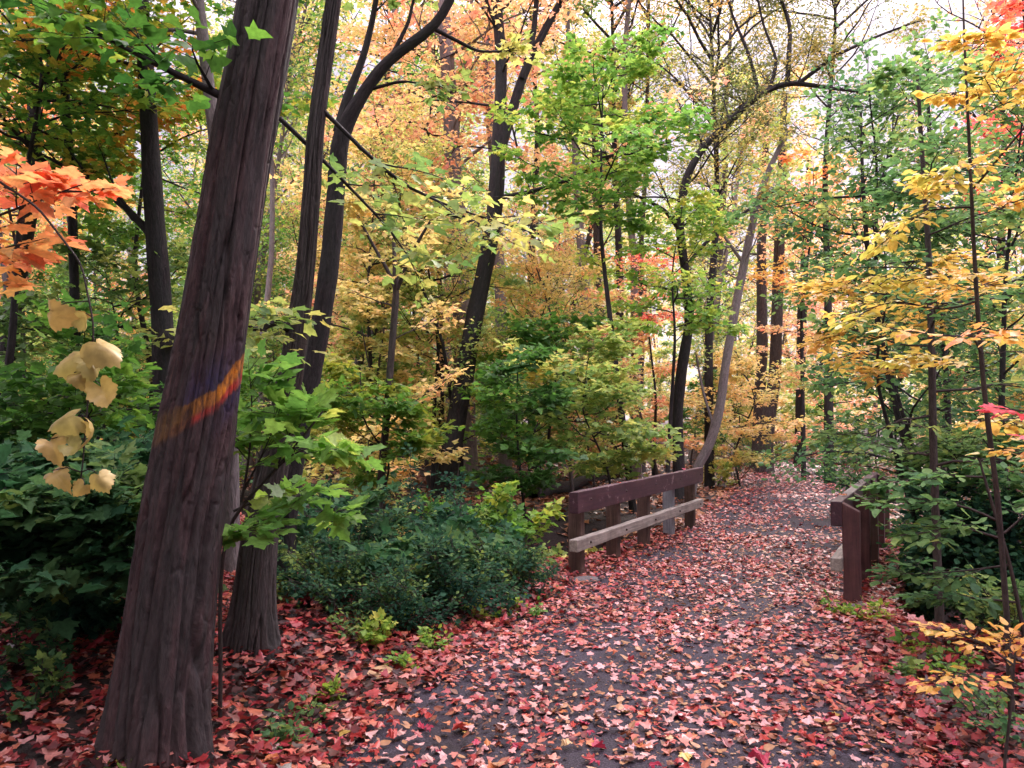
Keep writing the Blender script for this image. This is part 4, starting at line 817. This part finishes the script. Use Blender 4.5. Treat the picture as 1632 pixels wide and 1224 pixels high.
# ------------------------------------------------------------------ the wood behind: prototypes copied one by one
def proto_tall(seed, H, size, kind, per, n=26, low=.28, L=2.6, flat=.25, subn=6, twn=4, slim=1.):
    rng = np.random.default_rng(seed); root = thing('forest_tree', 'x', 'tree', (0, 0, 0))
    tr = wander(rng, (0, 0, -.2), (rng.normal(0, .06), rng.normal(0, .06), 1), H, 16, .045, .04); mb = MB()
    mb.tube(tr, slim * .0105 * H * (1 - .85 * np.linspace(0, 1, 17)) * (1 + .5 * np.exp(-np.arange(17) / .7)), 9)
    lb = limbs_from(rng, tr, low, .98, n, L, (.15, 1.0), .011, .04, prof=lambda t: .45 + .75 * math.sin(pi * (.15 + .8 * (t - low) / (1 - low))))
    P0, P1 = branch_out(rng, mb, lb, subn, .45, twn, .42, flat, True, 1.6); mb.build('trunk', BM[('dark', 'grey', 'pale')[seed % 3]], root)
    leaves_on(rng, P0, P1, per, size, kind, LM['yellow'], 'crown', root, (0, 0, 0), .55, clump=.8, spread=.1); return root
def proto_low(seed, H, size, kind, per, n=14, L=1.0, nst=1):
    rng = np.random.default_rng(seed); root = thing('understory_sapling', 'x', 'sapling', (0, 0, 0)); mb = MB()
    tr = wander(rng, (0, 0, -.1), (rng.normal(0, .12), rng.normal(0, .12), 1), H, 10, .06, .03); mb.tube(tr, np.linspace(.0075 * H + .004, .004, 11), 6)
    lb = limbs_from(rng, tr, .14, .98, n, L, (.0, .5), .009, .0); P0, P1 = branch_out(rng, mb, lb, 5, .45, 4, .28, .1, True, 1.)
    mb.build('trunk', BM[('dark', 'grey')[seed % 2]], root); leaves_on(rng, P0, P1, per, size, kind, LM['yellow'], 'crown', root, (0, 0, 0), .38, clump=1.5, spread=.04); return root
talls = [proto_tall(301, 18, .16, 'maple2', 5, n=32, L=3.1), proto_tall(302, 21, .16, 'maple2', 5, n=34, low=.26, L=3.2), proto_tall(303, 17, .14, 'low', 6, n=28, L=2.8), proto_tall(304, 19, .12, 'low', 5, n=36, flat=.4, L=2.9, low=.2), proto_tall(305, 15, .15, 'maple2', 5, low=.2, L=2.6)]
def proto_mid(seed, H, size, kind, per, n, L, low=.16, el=(0, 1.0), flat=.3):
    rng = np.random.default_rng(seed); root = thing('young_tree', 'x', 'tree', (0, 0, 0)); mb = MB()
    tr = wander(rng, (0, 0, -.1), (rng.normal(0, .1), rng.normal(0, .1), 1), H, 14, .07, .03); mb.tube(tr, np.linspace(.006 * H + .006, .005, 15), 7)
    lb = limbs_from(rng, tr, low, .98, n, L, el, .009, .02, prof=lambda t: .55 + .6 * math.sin(pi * t)); P0, P1 = branch_out(rng, mb, lb, 5, .5, 4, .34, flat, True, 1.1)
    mb.build('trunk', BM[('dark', 'grey')[seed % 2]], root); leaves_on(rng, P0, P1, per, size, kind, LM['yellow'], 'crown', root, (0, 0, 0), .6, clump=1.1, spread=.07, droop=.4); return root
mids = [proto_mid(321, 7.5, .1, 'maple2', 6, 22, 1.7), proto_mid(322, 6, .095, 'maple2', 6, 20, 1.5, .12), proto_mid(323, 9, .1, 'maple2', 6, 26, 1.8, .2), proto_mid(324, 8, .085, 'low', 8, 26, 1.5, .15, (.2, 1.0), .35), proto_mid(325, 5, .09, 'maple2', 6, 18, 1.3, .1)]
poles = [proto_tall(330 + k, 15 + 2 * k, .13, 'maple2', 4, n=14, low=.5, L=1.9, slim=.55) for k in range(3)]
lows = [proto_low(311, 4.2, .13, 'maple2', 6), proto_low(312, 3.2, .12, 'maple2', 6, L=1.1), proto_low(313, 5.2, .13, 'maple2', 6, n=18, L=1.3), proto_low(314, 2.4, .11, 'maple2', 6, n=11, L=.9), proto_low(315, 3.8, .1, 'oval1', 8, L=1.1)]
PALW = {'green': 'green', 'dgreen': 'dark green', 'lime': 'lime green', 'ygreen': 'yellow green', 'yellow': 'yellow', 'peach': 'peach', 'orange': 'orange', 'olive': 'olive brown', 'teal': 'blue green', 'red': 'pink red', 'mixed': 'green and orange'}
LAND = [(-200, 'by the frame edge behind the orange maple bough'), (60, 'behind the dark trunk near the frame edge'), (200, 'behind the slender dark tree'), (330, 'hidden behind the thick leaning tree'), (440, 'beside the grey brown tree'), (530, 'just past the bending dark trunk'),
        (600, 'behind the thin forked sapling'), (680, 'short of the forked dark tree'), (760, 'behind the tall dark forked tree'), (840, 'just past the tall dark forked tree'), (910, 'beyond the near end of the brown railing'), (990, 'beyond the middle of the brown railing'), (1060, 'beside the crooked dark tree'),
        (1130, 'behind the slim leaning tree'), (1200, 'near the straight brown tree'), (1270, 'above the bend of the path'), (1350, 'above the red railing'), (1430, 'behind the leaning dark stem'), (1520, 'behind the golden sapling'), (1600, 'past the golden sapling')]
rngb = np.random.default_rng(77); placed = []; seen_lab = {}
def pick(opts):
    k = [o for o, w in opts]; w = np.array([w for o, w in opts], float); return k[rngb.choice(len(k), p=w / w.sum())]
def pal_for(px, tall):
    if px < 300: return pick([('green', 3), ('mixed', 3), ('ygreen', 2), ('orange', 2)])
    if px < 620: return pick([('yellow', 2.5), ('ygreen', 4), ('peach', 1.2), ('green', 2), ('lime', 2)])
    if px < 900: return pick([('peach', 1.3), ('yellow', 2), ('ygreen', 5), ('lime', 3), ('olive', 2)]) if tall is True else pick([('ygreen', 5), ('yellow', 2), ('green', 2), ('lime', 3), ('peach', 1)])
    if px < 1250: return pick([('olive', 4), ('yellow', 3), ('ygreen', 4), ('lime', 1)]) if tall is True else pick([('yellow', 2), ('ygreen', 5), ('lime', 2), ('green', 2), ('peach', 1)])
    return pick([('olive', 3), ('peach', 2), ('yellow', 2), ('ygreen', 2), ('red', 1)]) if tall is True else pick([('teal', 2), ('ygreen', 3), ('peach', 3), ('yellow', 2), ('green', 2)])
def wood(n, protos, Y0, Y1, sp, tall, grp, word):
    cnt = 0; tries = 0
    while cnt < n and tries < n * 60:
        tries += 1; Y = math.sqrt(rngb.uniform(Y0 ** 2, Y1 ** 2)); px = rngb.uniform(-160, 1790); x = (px - 816) / F * Y
        if (Y < 16 and 660 < px < 840) or (Y < 17.5 and 1040 < px < 1200): continue      # clearings in front of the forked and the crooked tree
        if abs(pdist(x, Y)) < 2.4 + (1.0 if tall else .4) * (1 if Y > 16 else 1.5): continue
        if any((x - a) ** 2 + (Y - b) ** 2 < (sp * (1 if t == tall else .4)) ** 2 for a, b, t in placed): continue
        placed.append((x, Y, tall)); pal = pal_for(px, tall); k = int(rngb.integers(len(protos))); sc = rngb.uniform(.8, 1.25)
        o = copy_tree(protos[k], (x, Y, float(gh(x, Y))), rngb.uniform(0, 6.28), (sc, sc, sc * rngb.uniform(.9, 1.15)), LM[pal])
        lm = min(LAND, key=lambda q: abs(q[0] - px))[1].replace('by the frame edge behind', 'behind'); dep = 'near' if Y < 22 else ('midway' if Y < 34 else 'far off')
        form = {0: word, 1: 'broad ' + word, 2: 'slim ' + word, 3: 'twiggy ' + word, 4: 'short ' + word}[k]
        lab = f'{PALW[pal]} {form} {lm}, {dep}'
        tag(o, lab, None, grp); cnt += 1
wood(54, talls, 19, 64, 2.5, True, 'tall trees of the wood behind', 'tree')
wood(88, mids, 13.5, 38, 1.5, 2, 'young trees filling the wood', 'young tree')
wood(34, poles, 15, 40, 1.2, 3, 'slender poles of the wood', 'bare pole')
wood(130, lows, 12.5, 44, 1.4, False, 'saplings of the understory', 'sapling')
for p_ in talls + mids + poles + lows:
    for c in list(p_.children): bpy.data.objects.remove(c)
    bpy.data.objects.remove(p_)

# the far wood that reads as one mass
rf = np.random.default_rng(91); mbf = MB(); PP = []; NF = 110
for i in range(NF):
    Y = rf.uniform(62, 95); x = (rf.uniform(-300, 1930) - 816) / F * Y; H = rf.uniform(9, 17); g = float(gh(x, Y))
    tr = wander(rf, (x, Y, g - .2), (rf.normal(0, .05), rf.normal(0, .05), 1), H, 6, .05, .03); mbf.tube(tr, np.linspace(.16, .03, 7), 5)
    m = 170; zz = rf.uniform(.05, 1.02, m); cl = rf.normal(0, 1, (m, 3)); cl /= np.linalg.norm(cl, axis=1)[:, None]
    PP.append(np.stack([x + cl[:, 0] * 2.4, Y + cl[:, 1] * 2.4, g + zz * H], 1) + rf.normal(0, .3, (m, 3)))
far = bpy.data.objects.new('distant_woods', None)
PPa = np.concatenate(PP); n = len(PPa)
fo = leaf_obj('distant_woods', 'maple2', PPa, rf.normal(0, 1, (n, 3)), rf.normal(0, .6, (n, 3)) + [0, 0, 1], rf.uniform(.3, .6, n), np.clip(vnoise(PPa * [.25, .25, .3], 5) * 1.5 - .25 + rf.normal(0, .12, n), 0, 1), LM['yellow'], rf)
tag(fo, 'pale yellow far wood closing the view behind all the trees', 'wood', kind='stuff')
ft = mbf.build('trunks', BM['grey'], fo); ft['kind'] = 'stuff'

# ------------------------------------------------------------------ fallen leaves
def litter(name, label, x, y, size, kind, mat, rng, rbias, tilt, zr=.03):
    n = len(x); z = gh(x, y); d = np.abs(pdist(x, y)); z = np.where(d < 1.45, .016, z + .012) + rng.uniform(0, zr, n)
    a = rng.uniform(0, 6.28, n); yd = np.stack([np.cos(a), np.sin(a), rng.normal(0, tilt, n)], 1); nr = np.stack([rng.normal(0, tilt, n), rng.normal(0, tilt, n), np.where(rng.random(n) < .5, 1., -1.)], 1)
    r = np.clip(rng.beta(1.25, 1.15, n) + rbias + .35 * (vnoise(np.stack([x, y, 0 * x], 1) * .9, 31) - .5), 0, 1)
    return tag(leaf_obj(name, kind, np.stack([x, y, z], 1), yd, nr, size, r, mat, rng), label, 'leaves', kind='stuff')
rl = np.random.default_rng(55)
def sample(n, y0, y1, d0, d1, keep):
    y = rl.uniform(y0, y1, n); d = rl.uniform(d0, d1, n); s = np.interp(y, _yy, _sl); k = np.sqrt(1 + s * s)
    x = pc(y) + d / k; y = y - d * s / k; m = keep(x, y, d); return x[m], y[m]
def kp(x, y, d):
    nz = .5 * vnoise(np.stack([x, y, 0 * x], 1) * 1.5, 61) + .5 * vnoise(np.stack([x, y, 0 * x], 1) * 3.7, 62)
    near = np.interp(y, [2.5, 4.2, 5.2, 7, 10], [.14, .22, .52, .6, .46]); edge = sstep(.7, 1.5, np.abs(d)) * .35
    return (rl.random(len(x)) < np.clip((nz - .5) * 2.2 + near + edge, 0.03, 1))
x, y = sample(22000, 2.2, 13, -1.55, 1.55, kp)
litter('fallen_leaves', 'carpet of pink and red maple leaves strewn over the path', x, y, rl.uniform(.026, .062, len(x)), 'maple1', LM['litter'], rl, .06, .28)
x, y = sample(14000, 13, 34, -1.6, 1.6, lambda x, y, d: rl.random(len(x)) < .25 + .6 * vnoise(np.stack([x, y, 0 * x], 1) * 1.1, 63))
litter('fallen_leaves', 'thinning leaves on the far path as it bends away', x, y, rl.uniform(.05, .09, len(x)), 'maple2', LM['litter'], rl, .1, .2)
x, y = sample(5200, 2.4, 12, -2.2, 2.2, lambda x, y, d: rl.random(len(x)) < .3 + .5 * vnoise(np.stack([x, y, 0 * x], 1) * 1.8, 71))
litter('fallen_leaves', 'narrow tan and rusty leaves mixed among the maple leaves', x, y, rl.uniform(.035, .07, len(x)), 'oval0', LM['brownlit'], rl, .2, .3)
def verge(x, y, d): return (rl.random(len(x)) < np.where(gh(x, y) < -.4, .3, 1.)) & (np.abs(d) > 1.25) & (np.abs(x) < .75 * y + 2) & (rl.random(len(x)) < np.interp(np.abs(d), [1.25, 1.6, 9], [.55, 1, .8]))
x, y = sample(88000, 1.8, 11, -9, 6, verge); 
litter('fallen_leaves', 'thick red and brown leaf litter along both sides of the path', x, y, rl.uniform(.035, .082, len(x)), 'maple1', LM['litter'], rl, -.12, .32, .06)
x, y = sample(60000, 9, 42, -22, 17, lambda x, y, d: (np.abs(d) > 1.35) & (np.abs(x) < .75 * y + 2))
litter('fallen_leaves', 'rust brown leaf litter covering the floor of the wood', x, y, rl.uniform(.09, .16, len(x)), 'maple2', LM['brownlit'], rl, .12, .3, .05)
x, y = sample(16000, 2.4, 10, -1.7, 1.7, lambda x, y, d: rl.random(len(x)) < .25 + .75 * vnoise(np.stack([x, y, 0 * x], 1) * 2.2, 66))
litter('leaf_crumbs', 'crumbs of broken brown leaf and bark scattered over the path', x, y, rl.uniform(.008, .03, len(x)), 'low', LM['brownlit'], rl, .1, .35, .01)
# nearest leaves as things of their own
LV = []
for v in range(6):
    rv = np.random.default_rng(900 + v); h = template('maple0', *[(.5, .15, .3), (1.4, .35, -.5), (-.8, .2, .9), (.2, .1, .2), (1.8, -.3, 1.2), (-.3, .45, -.9)][v])
    V, fc = h; me = bpy.data.meshes.new('fallen_leaf'); V = V - [0, .45, 0]; V[:, 2] -= V[:, 2].min() - .0
    pet = np.array([[0, -.45, V[0, 2]], [.02, -.45, V[0, 2]], [.07 + .03 * v, -.85, .02], [.09 + .03 * v, -.85, .02]]); k = len(V)
    me.from_pydata(np.concatenate([V, pet]).tolist(), [], fc + [[k, k + 1, k + 3, k + 2]]); me.materials.append(FLM['pink'])
    at = me.attributes.new('r', 'FLOAT', 'POINT'); at.data.foreach_set('value', np.full(k + 4, .5, np.float32)); LV.append(me)
FORM = ['flat', 'cupped', 'twisted', 'flat', 'tightly curled', 'upturned']
cols = list(FLM); wts = np.array([.3, .26, .16, .1, .1, .05, .01, .02])
x, y = sample(1500, 2.9, 5.1, -1.75, 1.6, lambda x, y, d: (np.abs(x) < .66 * y) & (y > 3.3) & (rl.random(len(x)) < .42))
o0 = np.argsort(y)[:300]; x, y = x[o0], y[o0]
for i in range(len(x)):
    v = int(rl.integers(6)); c = cols[rl.choice(len(cols), p=wts / wts.sum())]
    o = bpy.data.objects.new('fallen_leaf', LV[v]); COL.objects.link(o)
    d = float(pdist(x[i], y[i])); zz = .02 if abs(d) < 1.45 else float(gh(x[i], y[i])) + .03
    o.location = (x[i], y[i], zz + rl.uniform(0, .015)); o.rotation_euler = (rl.normal(0, .14), rl.normal(0, .14), rl.uniform(0, 6.28)); o.scale = (rl.uniform(.038, .07),) * 3
    o.material_slots[0].link = 'OBJECT'; o.material_slots[0].material = FLM[c]
    ry = 'at the very front' if y[i] < 3.9 else ('a little further on' if y[i] < 4.5 else 'where the leaves thicken')
    rx = 'tree side of the path' if d < -.6 else ('mid path' if d < .6 else 'leaf bank side')
    tag(o, f'{FORM[v]} {c} maple leaf on asphalt {ry}, {rx}', 'leaf', 'single fallen leaves on the near path')

for t_, side, c, v, w_ in ((.22, 0, 'red', 0, 'red maple leaf caught on top of the brown rail near its start'), (.63, 0, 'tan', 3, 'tan maple leaf resting on top of the brown rail past its middle'), (.83, 0, 'crimson', 1, 'crimson maple leaf on the far half of the brown top rail'), (.12, 1, 'orange', 5, 'orange maple leaf resting on the near end of the red top rail')):
    b_ = np.array((.66, 8.28) if side == 0 else (2.95, 7.03)) + (BN if side == 0 else -BN) * .115 + BD * 4.16 * t_
    o = bpy.data.objects.new('fallen_leaf', LV[v]); COL.objects.link(o); o.location = (b_[0], b_[1], .889); o.rotation_euler = (.08, -.1, t_ * 9); o.scale = (.06,) * 3
    o.material_slots[0].link = 'OBJECT'; o.material_slots[0].material = FLM[c]; tag(o, w_, 'leaf')

# ------------------------------------------------------------------ small things
def lump(name, label, cat, loc, sc, mat, seed, amp=.25, cuts=3):
    bm = bmesh.new(); bmesh.ops.create_icosphere(bm, subdivisions=cuts, radius=1)
    co = np.array([v.co[:] for v in bm.verts]); nz = vnoise(co * 1.6 + seed * 9 + 20, seed) - .5 + .4 * (vnoise(co * 4 + 20, seed + 1) - .5)
    for v, k in zip(bm.verts, nz): v.co = Vector(v.co * (1 + amp * 2 * float(k))); v.co = Vector((v.co.x * sc[0], v.co.y * sc[1], v.co.z * sc[2]))
    me = bpy.data.meshes.new(name); bm.to_mesh(me); bm.free(); me.materials.append(mat); me.polygons.foreach_set('use_smooth', np.ones(len(me.polygons), bool))
    at = me.attributes.new('grain', 'FLOAT_VECTOR', 'POINT'); at.data.foreach_set('vector', co.astype(np.float32).ravel())
    o = bpy.data.objects.new(name, me); COL.objects.link(o); o.location = loc; return tag(o, label, cat)
STONE = wood_mat('stone', (.06, .05, .05), (.1, .085, .085), (.15, .13, .125))
x, y = gp(935, 925); lump('stone', 'flat stone at the foot of the first post of the brown railing', 'stone', (x, y, .01), (.14, .09, .05), STONE, 4)
x, y = gp(1372, 968); lump('stone', 'flat stone at the foot of the red railing post', 'stone', (x, y, .01), (.13, .08, .045), STONE, 6)
FUNG = wood_mat('fungus', (.2, .12, .08), (.32, .2, .14), (.42, .3, .24))
p_ = P(349, 1048, 5.05); lump('bracket_fungus', 'pale shelf fungus at the root of the grey brown tree', 'fungus', (p_[0], p_[1], .04), (.05, .04, .025), FUNG, 8)
lg = thing('fallen_log', 'dark rotting log lying on the leaf litter behind the brown railing', 'log', (0, 0, 0))
mb = MB(); a, b = np.array([*gp(850, 790), 0]), np.array([*gp(985, 765), 0]); t = np.linspace(0, 1, 14)[:, None]; pts = lerp(a, b, t); pts[:, 2] = gh(pts[:, 0], pts[:, 1]) + .12 + .04 * np.sin(t[:, 0] * 7)
mb.tube(pts, .13 + .02 * np.sin(np.arange(14) * 2.1), 12); mb.build('trunk', BM['dark'], lg)
rp = np.random.default_rng(5); xx, yy = gp(585, 1078)
pl = leaf_obj('fallen_leaf', 'oval0', np.array([[xx, yy, float(gh(xx, yy)) + .05]]), np.array([[1, .3, .1]]), np.array([[0, -.5, 1.]]), np.array([.16]), np.array([.5]), FLM['tan'], rp)
tag(pl, 'large pale tan leaf lying on the red verge below the shrub thicket', 'leaf')
